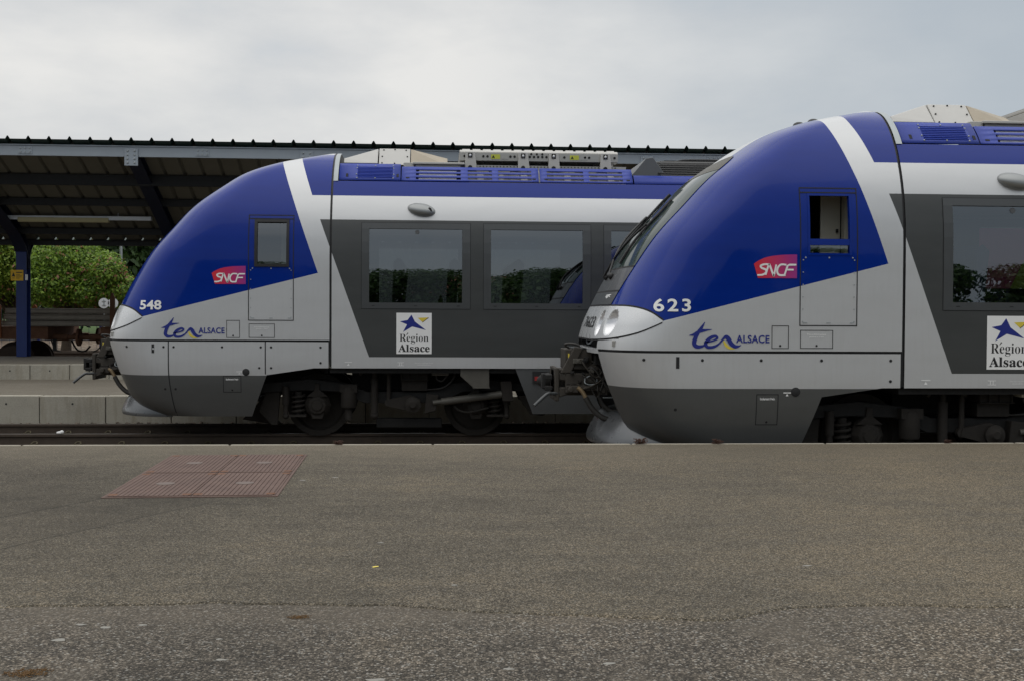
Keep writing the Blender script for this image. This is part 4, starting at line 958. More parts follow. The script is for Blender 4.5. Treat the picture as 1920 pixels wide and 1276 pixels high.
    sub('coupler_lever', 'frame', lambda b: b.tube(catmull([(-3.55, -.24, .83), (-3.66, -.30, .83), (-3.72, -.33, .82), (-3.86, -.38, .70)], 6), .020, 9), 60)
    sub('hose_tap', 'couplergear', lambda b: (b.box(-3.50, -3.36, -.34, -.24, .84, .92), b.lathe([(.03, 0), (.03, -.05)], (-3.45, -.34, .88), 'y', 10)), None, .008)
    sub('hose_end', 'brass', lambda b: b.tube(catmull([(-3.37, -.33, .90), (-3.32, -.34, .86), (-3.27, -.35, .78)]), .024, 9), 60)
    sub('brake_hose', 'hose', lambda b: (b.tube(catmull([(-3.28, -.35, .79), (-3.20, -.36, .66), (-3.08, -.38, .56), (-2.92, -.40, .54), (-2.75, -.45, .62)]), .032, 9), b.tube(catmull([(-3.1, -.2, .82), (-3.06, -.22, .70), (-2.95, -.25, .62), (-2.8, -.3, .66)]), .03, 9),
                                          b.tube(catmull([(-2.9, -.52, 1.05), (-2.96, -.56, .85), (-2.93, -.58, .68), (-2.80, -.62, .60), (-2.66, -.66, .63)]), .028, 9)), 60)
    sub('ring_handle', 'galv', lambda b: b.tube(catmull([(-3.28, -.3, 1.0), (-3.22, -.31, 1.03), (-3.15, -.31, 1.0), (-3.16, -.32, .95), (-3.22, -.32, .93), (-3.28, -.32, .95), (-3.28, -.3, 1.0)]), .007, 6), 60)
    sub('valve_block', 'gear', lambda b: ([b.box(-3.10, -3.02, -.32, -.2, .80 + k * .05, .83 + k * .05) for k in range(6)], b.box(-3.02, -2.85, -.34, -.2, .84, 1.08), b.box(-3.18, -2.86, -.4, .4, 1.16, 1.28), b.cyl((-3.12, -.42, 1.24), (-2.98, -.42, 1.14), .02), b.cyl((-2.98, -.42, 1.14), (-2.88, -.42, 1.24), .02)), None, .006)
    rq = random.Random(5)
    for k in range(16):
        bx_, bz_ = rq.uniform(-3.5, -2.95), rq.uniform(.82, 1.22); w1, h1 = rq.uniform(.015, .06), rq.uniform(.015, .05); y1 = -.285 - rq.uniform(.01, .05)
        sub('valve', rq.choice(['couplergear', 'gear', 'geardirty', 'gearlight']), lambda b: (b.box(bx_ - w1, bx_ + w1, y1, -.2, bz_ - h1, bz_ + h1), b.lathe([(h1 * .7, 0), (h1 * .6, -.015)], (bx_, y1, bz_), 'y', 8)), None, .004)
    for k in range(7):
        xa_, za_ = rq.uniform(-3.45, -3.2), rq.uniform(.9, 1.25); xb_2, zb_2 = rq.uniform(-3.1, -2.85), rq.uniform(.75, 1.2)
        sub('pipe', rq.choice(['hose', 'hose', 'couplergear']), lambda b: b.tube(catmull([(xa_, -.31, za_), (xa_ + .08, -.34, za_ - rq.uniform(.0, .12)), (xb_2 - .08, -.35, zb_2 - rq.uniform(.02, .16)), (xb_2, -.32, zb_2)]), rq.uniform(.006, .014), 6), 60)
    sub('hose_clip', 'galv', lambda b: b.box(-3.10, -2.80, -.5, -.48, .795, .803))
    return T
XT1, YT1, XT2, YT2 = -1.434, 17.475, 4.895, 13.305
train('regional_train', 'far blue and silver regional train numbered 548, closed cab window, behind the other one', XT1, YT1, '548', MAT['livery_far'], False)
train('regional_train', 'nearer blue and silver regional train numbered 623, cab side window slid open', XT2, YT2, '623', MAT['livery_near'], True)

# ------------------------------------------------------------------ setting: ground, platforms, tracks
def struct(o): o['kind'] = 'structure'; return o
PZ, PE_Y = .42, 11.58
b = MB(); b.add([(-400, -300, -.36), (400, -300, -.36), (400, 500, -.36), (-400, 500, -.36)], [(0, 1, 2, 3)]); struct(b.build('ground', MAT['earth']))
b = MB(); b.add([(-60, 11.5, -.18), (60, 11.5, -.18), (60, 19.3, -.18), (-60, 19.3, -.18)], [(0, 1, 2, 3)]); struct(b.build('track_bed', MAT['ballast']))
b = MB(); b.box(-60, 60, -30, PE_Y - .05, -.3, PZ - .009); struct(b.build('platform', MAT['old']))
# newer asphalt laid over it, with a ragged front edge
ex = np.arange(-30, 30.01, .04); r1 = RNG.normal(0, 1, len(ex)); k_ = np.exp(-np.linspace(-2, 2, 9) ** 2); r1 = np.convolve(r1, k_ / k_.sum(), 'same')
EK = pchip([-30, -2.2, -1.0, -.3, .35, .9, 1.2, 1.5, 1.9, 2.5, 30], [5.2, 5.23, 5.27, 5.20, 5.03, 4.93, 4.87, 5.03, 5.10, 5.04, 5.0])
ey = [EK(a) + c * .018 for a, c in zip(ex, r1)]
b = MB(); ys_ = [None, 7, 9, PE_Y - .05]; n = len(ex)
top = [(a, y, PZ) for a, y in zip(ex, ey)]; b.grid([[(a, y + .012, PZ - .001) if 0 else (a, y, PZ - .0095) for a, y in zip(ex, ey)], [(a, y + .010, PZ - .002) for a, y in zip(ex, ey)], [(a, y + .03, PZ) for a, y in zip(ex, ey)], [(a, 8.0, PZ) for a in ex], [(a, PE_Y - .05, PZ) for a in ex]])
struct(b.build('asphalt_overlay', MAT['platform']))
# coping strip along the platform edge, in lengths
b = MB(); q = -60.0
while q < 60:
    L_ = 1.98; j = random.uniform(-.003, .003); b.box(q, q + L_, PE_Y - .05, PE_Y + j, .10, PZ + .004 + random.uniform(-.002, .002)); q += 2.0
struct(b.build('platform_edge', MAT['coping'], bevel=.008))
b = MB(); b.box(-60, 60, PE_Y - .3, PE_Y - .06, -.3, .3); struct(b.build('platform_footing', MAT['wall']))

def rail_poly(): return [(-.070, -.172), (.070, -.172), (.070, -.160), (.012, -.140), (.010, -.045), (.036, -.034), (.036, -.006), (.028, 0), (-.028, 0), (-.036, -.006), (-.036, -.034), (-.010, -.045), (-.012, -.140), (-.070, -.160)]
rp = MB(); rp.prism_x(rail_poly(), -45, 45)
rme = None
for yc, where in ((YT1, 'far'), (YT2, 'near')):
    for sd, w_ in ((-1, 'nearer'), (1, 'farther')):
        if rme is None: o = rp.build('rail', MAT['railside'], bevel=0); rme = o.data
        else: o = bpy.data.objects.new('rail', rme); COL.objects.link(o)
        o.location = (0, yc + sd * .7525, 0)
        tag(o, ('brown steel rail nearer the viewer, carrying train 548' if (where == 'far' and sd < 0) else 'brown steel rail farther from the viewer, under train 548' if where == 'far' else
                'rail sunk behind the platform edge, under train 623, %s of its pair' % w_), 'rail', 'rails of the two station tracks')
        t_ = MB(); t_.box(-45, 45, -.026, .026, .0005, .0015); t_.build('rail_head', MAT['railtop'], o)
sl0 = None
for k in range(38):
    x = -11.0 + k * .6
    if sl0 is None:
        b = MB(); b.prism_x([(-1.25, -.30), (1.25, -.30), (1.22, -.175), (-1.22, -.175)], -.13, .13); sl0 = b.build('sleeper', MAT['sleeper'], bevel=.01, loc=(x, YT1, 0))
        for sd in (-1, 1):
            for e in (-1, 1):
                b = MB(); y_ = sd * .7525 + e * .10; b.box(-.06, .06, y_ - .035, y_ + .035, -.175, -.135); b.tube(catmull([(-.04, y_ - .02, -.14), (-.02, y_ + .03, -.11), (.03, y_ + .03, -.11), (.05, y_ - .03, -.135)]), .011, 6); b.build('rail_clip', MAT['clip'], sl0)
        o = sl0
    else: o = link_copy(sl0); o.location.x = x
    tag(o, 'weathered concrete sleeper with rail clips, under the rails of train 548', 'sleeper', 'sleepers of the far track')
# loose ballast stones along the far wall and between the rails
b = MB(); ico = [(0, 0, 1), (.89, 0, .45), (.28, .85, .45), (-.72, .53, .45), (-.72, -.53, .45), (.28, -.85, .45), (.72, .53, -.45), (-.28, .85, -.45), (-.89, 0, -.45), (-.28, -.85, -.45), (.72, -.53, -.45), (0, 0, -1)]
icf = [(0, 1, 2), (0, 2, 3), (0, 3, 4), (0, 4, 5), (0, 5, 1), (1, 6, 2), (2, 7, 3), (3, 8, 4), (4, 9, 5), (5, 10, 1), (6, 7, 2), (7, 8, 3), (8, 9, 4), (9, 10, 5), (10, 6, 1), (11, 7, 6), (11, 8, 7), (11, 9, 8), (11, 10, 9), (11, 6, 10)]
for k in range(4200):
    x = random.uniform(-10, 6); y = random.choice([random.uniform(18.35, 19.18), random.uniform(18.5, 19.18), random.uniform(16.85, 18.1)]); r = random.uniform(.018, .038); z = -.17 + max(0, (y - 18.6)) * .14 + random.uniform(-.02, .015)
    a = random.uniform(0, 6.28); b.add([(x + r * (px * cos(a) - py * sin(a)) * random.uniform(.8, 1.25), y + r * (px * sin(a) + py * cos(a)), z + r * pz * .75) for px, py, pz in ico], icf)
tag(b.build('ballast_stones', MAT['ballast']), kind='stuff', label='dark loose ballast stones along the foot of the concrete wall', cat='gravel')

# middle platform: low quay and raised island behind it
b = MB(); b.box(-60, 60, 19.42, 23.9, -.3, .36); struct(b.build('quay', MAT['far_platform']))
b = MB(); b.box(-60, 60, 24.06, 28.3, -.3, .66); struct(b.build('island_platform', MAT['far_platform']))
def block_wall(name, y0, y1, z0, z1, x0, pitch, n, label):
    b = MB(); hs_ = []
    for k in range(n):
        a = x0 + k * pitch; j = random.uniform(-.004, .004); b.box(a + .006, a + pitch - .006, y0 + j, y1, z0, z1 + random.uniform(-.003, .003))
        hs_.append((a + pitch * .5, y0 + j, z1 - .13))
    o = tag(b.build(name, MAT['wall'], bevel=.012), label, 'wall')
    b = MB()
    for x, y, z in hs_: b.lathe([(.016, 0), (.016, -.002)], (x, y - .001, z), 'y', 10)
    b.build('lifting_hole', MAT['line'], o); b = MB(); b.box(x0, x0 + n * pitch, y0 + .03, y1, z0, z1 - .02); b.build('wall_joint', MAT['gasket'], o)
    return o
block_wall('concrete_wall', 19.2, 19.42, -.3, .36, -6.38 - 12 * 1.05, 1.05, 34, 'pale concrete block wall directly behind the far track, lower front wall')
block_wall('concrete_wall', 23.88, 24.06, .3, .66, -8.90 - 10 * .78, .78, 50, 'pale concrete block wall at the back, edging the raised island platform')

# access cover in the near platform
ac = empty('access_cover', (-1.743, 9.49, PZ), radians(1.3), label='rusty brown ribbed four panel access cover set in the platform asphalt', cat='access cover')
fr = MB(); W_, D_ = .59, 1.20
for (a0, a1, b0, b1) in ((-W_ - .02, W_ + .02, -D_ - .02, -D_ + .0), (-W_ - .02, W_ + .02, D_, D_ + .02), (-W_ - .02, -W_, -D_, D_), (W_, W_ + .02, -D_, D_)): fr.box(a0, a1, b0, b1, -.03, .006)
fr.build('cover_frame', MAT['cast'], ac)
for i in (0, 1):
    for j in (0, 1):
        x0 = -W_ + .004 + i * W_; x1 = x0 + W_ - .008; y0 = -D_ + .004 + j * D_; y1 = y0 + D_ - .008; b = MB(); b.box(x0, x1, y0, y1, -.03, .006)
        n_ = 16
        for k in range(n_):
            a = x0 + .012 + k * (x1 - x0 - .024) / n_; b.box(a, a + (x1 - x0) / n_ * .80, y0 + .012, y1 - .012, .006, .011)
        p = b.build('cover_plate', MAT['cast'], ac); b = MB()
        for sx, sy in ((.06, .06), (.94, .06), (.06, .94), (.94, .94)): b.box(x0 + sx * (x1 - x0) - .03, x0 + sx * (x1 - x0) + .03, y0 + sy * (y1 - y0) - .035, y0 + sy * (y1 - y0) + .035, .0105, .0115)
        b.build('lifting_pocket', MAT['rust'], p); b = MB(); b.lathe([(.07, 0), (.07, .003), (.06, .0035)], ((x0 + x1) / 2, (y0 + y1) / 2, .0105), 'z', 20); b.build('maker_disc', simple('worn_disc', (.135, .10, .085), .6), p); 
# flattened droppings, paper and leaves on the asphalt
def on_plat(x, y): return PZ + .001 if y > EK(x) + .06 else PZ - .008
sp = [(-1.02, 9.1, .05), (-.78, 9.25, .05), (-1.48, 4.95, .045), (-1.36, 4.90, .05), (-1.22, 4.93, .04), (-1.5, 4.72, .06), (-1.72, 4.45, .05), (-.80, 4.42, .045), (.66, 4.3, .05), (2.05, 5.15, .05), (-.86, 4.70, .03), (.10, 5.55, .03), (1.95, 5.9, .05), (-.3, 6.6, .04), (-.2, 4.15, .07), (.28, 4.25, .04), (2.3, 4.4, .04)]
for k, (x, y, r) in enumerate(sp):
    r *= .55
    b = MB(); n_ = 11; c = [(r * random.uniform(.5, 1) * cos(2 * pi * i / n_) * 1.2, r * random.uniform(.35, .9) * sin(2 * pi * i / n_) * .8, 0) for i in range(n_)]
    b.add(c + [(0, 0, .004)], [(i, (i + 1) % n_, n_) for i in range(n_)])
    tag(b.build('dropping', MAT['stain'], loc=(x, y, on_plat(x, y)), smooth=180), 'small whitish bird dropping dried on the platform asphalt', 'dropping', 'whitish droppings on the platform')
b = MB(); b.add([(0, 0, 0), (.03, .006, .003), (.027, .018, .005), (-.003, .011, .003)], [(0, 1, 2, 3)]); tag(b.build('leaf', MAT['yellow'], loc=(-.31, 5.95, PZ + .002)), 'tiny yellow scrap lying alone on the middle of the platform', 'litter')
b = MB(); 
for k in range(160):
    a = random.uniform(0, 6.28); r = random.uniform(0, .05); x, y = r * 1.7 * cos(a), r * sin(a); l = random.uniform(.008, .02); q = random.uniform(0, 6.28); b.tube([(x, y, .003), (x + l * cos(q), y + l * sin(q), random.uniform(.003, .010))], .0016, 4)
tag(b.build('moss_tuft', simple('dry_moss', (.12, .065, .022), .9, var=.4), loc=(-1.47, 4.28, PZ - .008)), 'brown dried moss tuft at the lower left corner of the platform', 'moss')
o2 = b.build('moss_tuft', bpy.data.materials['dry_moss'], loc=(-.58, 5.02, PZ - .008)); o2.scale = (.6, .6, .6); tag(o2, 'small brown moss tuft on the coarse asphalt below the ragged seam', 'moss')
b = MB(); b.ellipsoid((0, 0, 0), (.05, .02, .02), 8, 5); b.ellipsoid((.03, 0, .01), (.03, .02, .025), 8, 5); tag(b.build('paper_scrap', MAT['white'], loc=(-5.27, 16.70, .02)), 'crumpled white paper scrap lying on the nearer rail of the far track', 'litter')
def weed(x, sc, label):
    b = MB()
    for k in range(46):
        a = random.uniform(0, 6.28); l = random.uniform(.03, .09) * sc; h_ = random.uniform(.005, .05) * sc; p = (l * cos(a) * .9, l * sin(a) * .5, h_ * 1.2); b.tube([(0, 0, 0), (p[0] * .5, p[1] * .5, h_ * .9), p], [.003, .0025, .002], 4); b.ellipsoid(p, (.010 * sc, .008 * sc, .005 * sc), 5, 4)
    tag(b.build('weed', MAT['weed'], loc=(x, PE_Y - .035, PZ + .003)), label, 'weed', 'weeds rooted in the platform edge')
weed(2.09, 1.0, 'reddish weed on the platform edge below the nose of train 623'); weed(2.87, .8, 'flat reddish weed on the platform edge right of the skirt tip of train 623'); weed(5.27, .6, 'tiny reddish weed on the platform edge under the bogie of train 623'); weed(-.95, .7, 'tiny reddish weed on the platform edge below the bogie of train 548')

# ------------------------------------------------------------------ canopy over the island platform
cn = empty('station_canopy', (0, 26, .66), label='long butterfly canopy of dark corrugated sheet on blue steel pillars', cat='canopy')
def cz(p): return (p[0], p[1] - 26, p[2] - .66)
YF, ZF, YB, ZB = 24.07, 5.10, 28.15, 3.42
pl = lambda t, dz=0: (YF + (YB - YF) * t, ZF + (ZB - ZF) * t + dz)
rib = .405; x0c, x1c = -18.2, 12.0
prof = []; x = x0c
while x < x1c:
    prof += [(x, 0), (x + .30, 0), (x + .325, .045), (x + .335, .06), (x + .355, .06), (x + .365, .045), (x + .39, 0)]; x += rib
def sheet(ta, tb, side):
    rows = []
    for t in (ta, tb):
        if side < 0: y, z = pl(t)
        else: y, z = YB + .12 + (YB - YF) * t, ZB + (ZF - ZB) * t
        rows.append([cz((x, y, z + h)) for x, h in prof])
    return rows
b = MB(); b.grid(sheet(-.045, 1.0, -1)); b.grid(sheet(0, 1.05, 1)); b.build('roof_sheet', MAT['sheettop'], cn)
b = MB(); b.grid([[(x, y, z - .012) for x, y, z in r] for r in sheet(.0, .99, -1)]); b.grid([[(x, y, z - .012) for x, y, z in r] for r in sheet(0.01, 1.04, 1)]); b.build('soffit_sheet', MAT['sheetunder'], cn)
b = MB(); b.box(x0c, x1c, YF - 26 - .05, YF - 26 + .0, 4.86 - .66, 5.06 - .66); b.box(x0c, x1c, YF - 26 - .07, YF - 26 + .06, 5.062 - .66, 5.088 - .66); fb_ = b.build('fascia_beam', MAT['canopysteel'], cn, bevel=.006)
b = MB(); b.box(x0c, x1c, YB - 26 + 4.2, YB - 26 + 4.27, 4.86 - .66, 5.06 - .66); b.build('fascia_beam', MAT['canopysteel'], cn)
for t, hh, mt in ((.27, .22, 'purlin'), (.515, .15, 'purlin'), (.845, .14, 'purlin'), (.985, .13, 'purlin')):
    y, z = pl(t); b = MB(); b.box(x0c, x1c, y - 26 - .05, y - 26 + .05, z - .66 - hh - .03, z - .66 - .03); b.build('purlin', MAT[mt], cn)
b = MB(); b.prism_x([(YB - 26 - .12, ZB - .66 - .02), (YB - 26 + .26, ZB - .66 - .02), (YB - 26 + .20, ZB - .66 - .13), (YB - 26 - .06, ZB - .66 - .13)], x0c, x1c); b.build('gutter', MAT['gear'], cn)
b = MB()
for k in range(8): b.box(-11.0 + k * .6, -10.4 + k * .6, YF - 26 + 2.05, YF - 26 + 2.25, 4.13 - .66, 4.17 - .66)
b.build('cable_tray', MAT['purlin'], cn)
def pillar(xp):
    yp = 28.0 - 26
    b = MB(); b.box(xp - .12, xp + .12, yp - .14, yp - .125, 0, 2.45); b.box(xp - .12, xp + .12, yp + .125, yp + .14, 0, 2.45); b.box(xp - .012, xp + .012, yp - .125, yp + .125, 0, 2.45); b.box(xp - .118, xp - .105, yp - .124, yp + .124, 0, 2.45)
    p = b.build('pillar', MAT['bluemetal'], cn, bevel=.004)
    for sd in (-1, 1):
        # curved haunch, then the arm up to the fascia
        cl_ = catmull([(yp + sd * .02, 2.2), (yp + sd * .10, 2.55), (yp + sd * .45, 2.86), (yp + sd * 1.2, 3.20), (yp + sd * 3.82, 4.27)], 8)
        lo = [(a, c - (.16 - .05 * i / len(cl_))) for i, (a, c) in enumerate(cl_)]; hi = [(a, c + .11) for a, c in cl_]; 
        b = MB(); P = hi + lo[::-1]
        for i in range(len(cl_) - 1):
            for xa, xb, (u0_, u1_) in ((xp - .14, xp + .14, (0, .1)), (xp - .14, xp + .14, (.9, 1)), (xp - .015, xp + .015, (.1, .9))):
                q = []
                for j in (i, i + 1):
                    a = np.array(lo[j]); c = np.array(hi[j]); q += [a + (c - a) * u0_, a + (c - a) * u1_]
                b.prism_x([tuple(q[0]), tuple(q[2]), tuple(q[3]), tuple(q[1])], xa, xb)
        b.build('pillar_arm', MAT['armshade'], p, merge=.0005)
    b = MB(); b.box(xp - .135, xp + .135, YF - 26 - .075, YF - 26 - .055, 4.02, 4.37); pt = b.build('end_plate', MAT['canopysteel'], p, bevel=.004)
    b = MB()
    for sx in (-.07, .07):
        for k in range(4): b.lathe([(.022, 0), (.020, -.012), (.010, -.018)], (xp + sx, YF - 26 - .076, 4.08 + k * .08), 'y', 8)
    b.build('plate_bolt', MAT['galv'], pt)
for k in range(-3, 6): pillar(-6.14 + 3.52 * k)
for k in range(-3, 6):
    xs_ = -4.72 + 3.52 * k; b = MB(); b.box(xs_ - .14, xs_ + .14, YF - 26 - .062, YF - 26 - .052, 4.235, 4.385); sp_ = b.build('splice_plate', MAT['canopysteel'], fb_)
    b = MB()
    for sx in (-.09, -.0, .09):
        for z in (4.27, 4.35): b.lathe([(.02, 0), (.018, -.012)], (xs_ + sx, YF - 26 - .063, z), 'y', 8)
    b.build('bolt_heads', MAT['galv'], fb_)
# strip lights under the canopy
for k, lab in ((0, 'long white strip light with yellowed cover hung under the canopy'),):
    y, z = pl(.68); xo = -8.36; li = empty('strip_light', (xo, y, z - .17), label=lab, cat='lamp')
    b = MB(); b.box(-2.6, 1.95, -.05, .05, -.0, .09); b.build('lamp_rail', MAT['lampwhite'], li, bevel=.008)
    b = MB(); b.prism_x([(-.075, -.001), (-.06, -.055), (.06, -.055), (.075, -.001), (.05, .05), (-.075, .05)], -1.0, 1.0); b.build('lamp_cover', MAT['tube'], li, bevel=.01)
    b = MB()
    for q in (-1.4, 1.2): b.cyl((q, 0, .09), (q, 0, .22), .012, n=6)
    b.build('hanger', MAT['galv'], li)
# yellow warning sign on the left pillar
sg = empty('warning_sign', (-9.74, 27.845, 2.56), label='small yellow warning sign fixed to the left blue pillar', cat='sign')
b = MB(); b.box(-.155, .135, -.006, .0, -.125, .125); b.build('sign_plate', MAT['sign'], sg, bevel=.003)
b = MB(); b.prism([(-.13, -.03), (-.05, -.03), (-.09, .07)], -.0085, -.0068); b.prism([(-.12, -.06), (-.06, -.06), (-.06, -.07), (-.12, -.07)], -.0085, -.0068)
b.build('sign_symbol', MAT['black'], sg)
for z, xe, hh in ((.055, .115, .022), (.012, .06, .010), (-.018, .11, .010), (-.046, .10, .010), (-.074, .05, .010)):
    b = MB(); b.box(-.03, xe, -.0078, -.0066, z, z + hh); b.build('sign_line', MAT['black'], sg)
b = MB(); b.box(.0, .06, -.004, .0, -.07, .06); tag(b.build('pillar_notice', MAT['white'], loc=(-9.565, 27.852, 2.52)), 'tiny white notice on the blue pillar right of the yellow sign', 'sign')

# ------------------------------------------------------------------ freight wagons with a load of rails behind the island platform
def wagon(xa, xb, label, flip):
    Wg = empty('flat_wagon', (xa, 30.0, 0), label=label, cat='wagon', group='flat wagons on the siding'); L = xb - xa
    b = MB(); b.box(0, L, 0, .08, 1.02, 1.33); b.box(0, L, 2.5, 2.58, 1.02, 1.33); b.box(0, .1, .08, 2.5, 1.0, 1.33); b.box(L - .1, L, .08, 2.5, 1.0, 1.33); b.box(.1, L - .1, .08, 2.5, 1.24, 1.33); b.box(0, L, -.03, .0, 1.305, 1.335); b.box(0, L, -.03, 0, 1.02, 1.045); b.build('frame', MAT['rust'], Wg, bevel=.006)
    for xe, s_ in ((0, -1), (L, 1)):
        for y in (.4, 2.15):
            b = MB(); b.cyl((xe, y, 1.06), (xe + s_ * .38, y, 1.06), .085); b.cyl((xe + s_ * .38, y, 1.06), (xe + s_ * .62, y, 1.06), .06); b.lathe([(.22, 0), (.22, s_ * .03)], (xe + s_ * .62, y, 1.06), 'x', 20); b.build('buffer', MAT['rust'], Wg, smooth=35)
        b = MB(); b.tube(catmull([(xe, 1.9, .95), (xe + s_ * .15, 1.9, .70), (xe + s_ * .35, 1.9, .66), (xe + s_ * .5, 1.9, .80)]), .025, 8); b.build('end_hose', MAT['hose'], Wg, smooth=60)
        b = MB(); b.tube(catmull([(xe, .25, 1.0), (xe + s_ * .1, .2, .78), (xe + s_ * .25, .2, .70)]), .018, 8); b.box(xe - .04 + s_ * .06, xe + .04 + s_ * .06, .3, .38, .72, 1.02); b.build('end_hose', MAT['hose'], Wg, smooth=60)
    for xb_ in (1.9, L - 1.9):
        b = MB(); b.prism([(-.0 + xb_ - 1.35, .72), (xb_ - 1.0, .86), (xb_ - .4, .72), (xb_ + .4, .72), (xb_ + 1.0, .86), (xb_ + 1.35, .72), (xb_ + 1.2, .55), (xb_ + .5, .45), (xb_ - .5, .45), (xb_ - 1.2, .55)], .12, .22); bgw = b.build('bogie_frame', MAT['wagongear'], Wg, bevel=.01)
        for q in (-.9, .9):
            for y in (.3, 1.85):
                b = MB(); b.lathe([(.05, -.06), (.40, -.05), (.46, -.06), (.46, .05), (.49, .06), (.49, .08), (.05, .08)], (xb_ + q, y + .2, .46), 'y', 28); b.build('wheel', MAT['wagongear'], bgw, smooth=35)
    for xq in ([.31, L * .33, L * .66, L - .25] if flip else [L - 1.2, L * .5, .3]):
        for y in (-.06, 2.58):
            b = MB(); b.box(xq - .06, xq + .06, y, y + .06, 1.05, 2.05 if flip else 1.85); b.prism([(xq - .06, 2.05 if flip else 1.85), (xq + .06, 2.05 if flip else 1.85), (xq + .01, 2.2 if flip else 1.9), (xq - .01, 2.2 if flip else 1.9)], y, y + .06); b.build('stanchion', MAT['rustorange' if not flip else 'rust'], Wg)
    return Wg
wagon(-22.5, -9.75, 'rusty flat wagon at the far left with orange stanchions, behind the blue pillar', False)
wagon(-8.45, 4.6, 'rusty flat wagon behind the nose of train 548, with tall pointed stanchions', True)
lm = MB(); lm.prism_x([(a, c * .8 + .172 * .8) for a, c in rail_poly()], 0, 12.6); rail_o = None
for lay in range(3):
    for k in range(9):
        if rail_o is None: rail_o = lm.build('steel_rail', MAT['loadrail']); o = rail_o
        else: o = link_copy(rail_o)
        o.location = (-10.92 + (lay * .04), 30.12 + k * .25, 1.345 + lay * .158)
        tag(o, 'new grey steel rail lying in the %s layer of the load on the rusty wagons' % ('bottom', 'middle', 'top')[lay], 'rail', 'steel rails in the %s layer of the wagon load' % ('bottom', 'middle', 'top')[lay])
for lay in range(3):
    for xq in (-10.2, -8.0, -6.0):
        if lay == 0: continue
        b = MB(); b.box(-.05, .05, 0, 2.4, 0, .017); tag(b.build('timber_spacer', MAT['bark'], loc=(xq, 30.02, 1.345 + lay * .158 - .0185)), 'thin timber strip between layers of the stacked rails', 'timber', 'spacers in the rail load')
# siding rails, far track ground
for y, z_r in ((30.55, .0), (32.05, .0), (37.2, .45), (38.7, .45)):
    o = bpy.data.objects.new('rail', rme); COL.objects.link(o); o.location = (-8, y, z_r); tag(o, 'rusty siding rail beyond the island platform, under or behind the flat wagons', 'rail', 'siding rails beyond the island platform')
b = MB(); b.grid([[(-80, y, z), (60, y, z)] for y, z in ((28.3, -.02), (33.4, -.02), (36, .28), (66, .30))]); struct(b.build('siding_bed', MAT['ballastbrown']))
b = MB(); b.grid([[(-80, y, z), (60, y, z)] for y, z in ((64, .306), (69, .95), (110, 1.0))]); struct(b.build('lawn', MAT['grass']))

# ------------------------------------------------------------------ background: trees, fence, signs, post
def foliage(name, mat, parent, blobs, n, size, seed, up_=.3):
    r = np.random.default_rng(seed); tot = sum(q[3] * q[4] * q[5] for q in blobs); V = []; F_ = []
    for (cx, cy, c_z, rx, ry, rz_) in blobs:
        m_ = int(n * (rx * ry * rz_) / tot)
        dr = r.normal(size=(m_, 3)); dr /= np.linalg.norm(dr, axis=1)[:, None]; rad = r.uniform(.35, 1.0, (m_, 1)) ** .45 * (1 + r.normal(0, .07, (m_, 1)))
        c = np.array([cx, cy, c_z]) + dr * rad * np.array([rx, ry, rz_])
        nr = dr + r.normal(0, .55, (m_, 3)) + np.array([0, 0, up_]); nr /= np.linalg.norm(nr, axis=1)[:, None]
        t = np.cross(nr, r.normal(size=(m_, 3))); t /= np.linalg.norm(t, axis=1)[:, None]; u = np.cross(nr, t); s_ = size * r.uniform(.6, 1.4, (m_, 1))
        b0 = sum(len(q) for q in V); q = np.stack([c - t * s_, c - u * s_ * .5 - t * s_ * .1, c + t * s_, c + u * s_ * .5 - t * s_ * .1], 1).reshape(-1, 3); V.append(q); F_ += [(b0 + 4 * i, b0 + 4 * i + 1, b0 + 4 * i + 2, b0 + 4 * i + 3) for i in range(m_)]
    me = bpy.data.meshes.new(name); me.from_pydata(np.concatenate(V).tolist(), [], F_); return place(name, me, MAT[mat], parent)
def tree(name, x, y, h, rad, mat, label, seed, n=9000, size=.16, bloom=0, trunk_h=None, group=None, zb=-.3, base=0):
    r = random.Random(seed); T = empty(name, (x, y, zb), label=label, cat='tree', group=group); th = trunk_h or h * .3
    b = MB(); b.tube(catmull([(0, 0, 0), (.05, 0, th * .5), (0, .05, th), (.1, 0, h * .75)], 5), list(np.linspace(.22, .05, 16)) * (h / 7 if 0 else 1), 8)
    blobs = []
    for k in range(15):
        a = r.uniform(0, 6.28); q = r.uniform(.25, .72) * rad; z0_ = max(th * .8, base + .4); z = z0_ + (h - z0_) * r.uniform(.06, .84); fall = 1 - .6 * abs((z - h * .55) / (h * .5)); s_ = rad * r.uniform(.30, .5)
        s_ = min(s_, max(.5, (z - base) / .8) if base else s_); blobs.append((q * cos(a) * fall, q * sin(a) * fall, z, s_, s_, s_ * .8)); b.tube([(0, 0, th * .8), (q * cos(a) * fall * .5, q * sin(a) * fall * .5, (th + z) / 2), (q * cos(a) * fall, q * sin(a) * fall, z)], [.09, .05, .02], 5)
    blobs.append((0, 0, (h + max(base, th)) / 2, rad * .6, rad * .6, (h - max(base, th)) / 2 * .9))
    b.build('trunk', MAT['bark'], T, smooth=60); c = foliage('crown', mat, T, blobs, n, size, seed)
    if bloom: foliage('blossom', 'blossom', T, [(p[0], p[1], p[2], p[3] * 1.06, p[4] * 1.06, p[5] * 1.06) for p in blobs], bloom, size * 1.1, seed + 1)
    return T
tree('chestnut_tree', -15.2, 43.5, 6.2, 3.0, 'leafyellow', 'light green chestnut tree with pink blossom left of the blue pillar', 11, 44000, .062, 900, 1.6, base=1.85, zb=-.05)
tree('chestnut_tree', -12.9, 41.5, 4.75, 2.3, 'leaf', 'broad green chestnut tree with pink blossom right of the blue pillar', 12, 44000, .06, 1500, 1.6, base=1.85, zb=-.05)
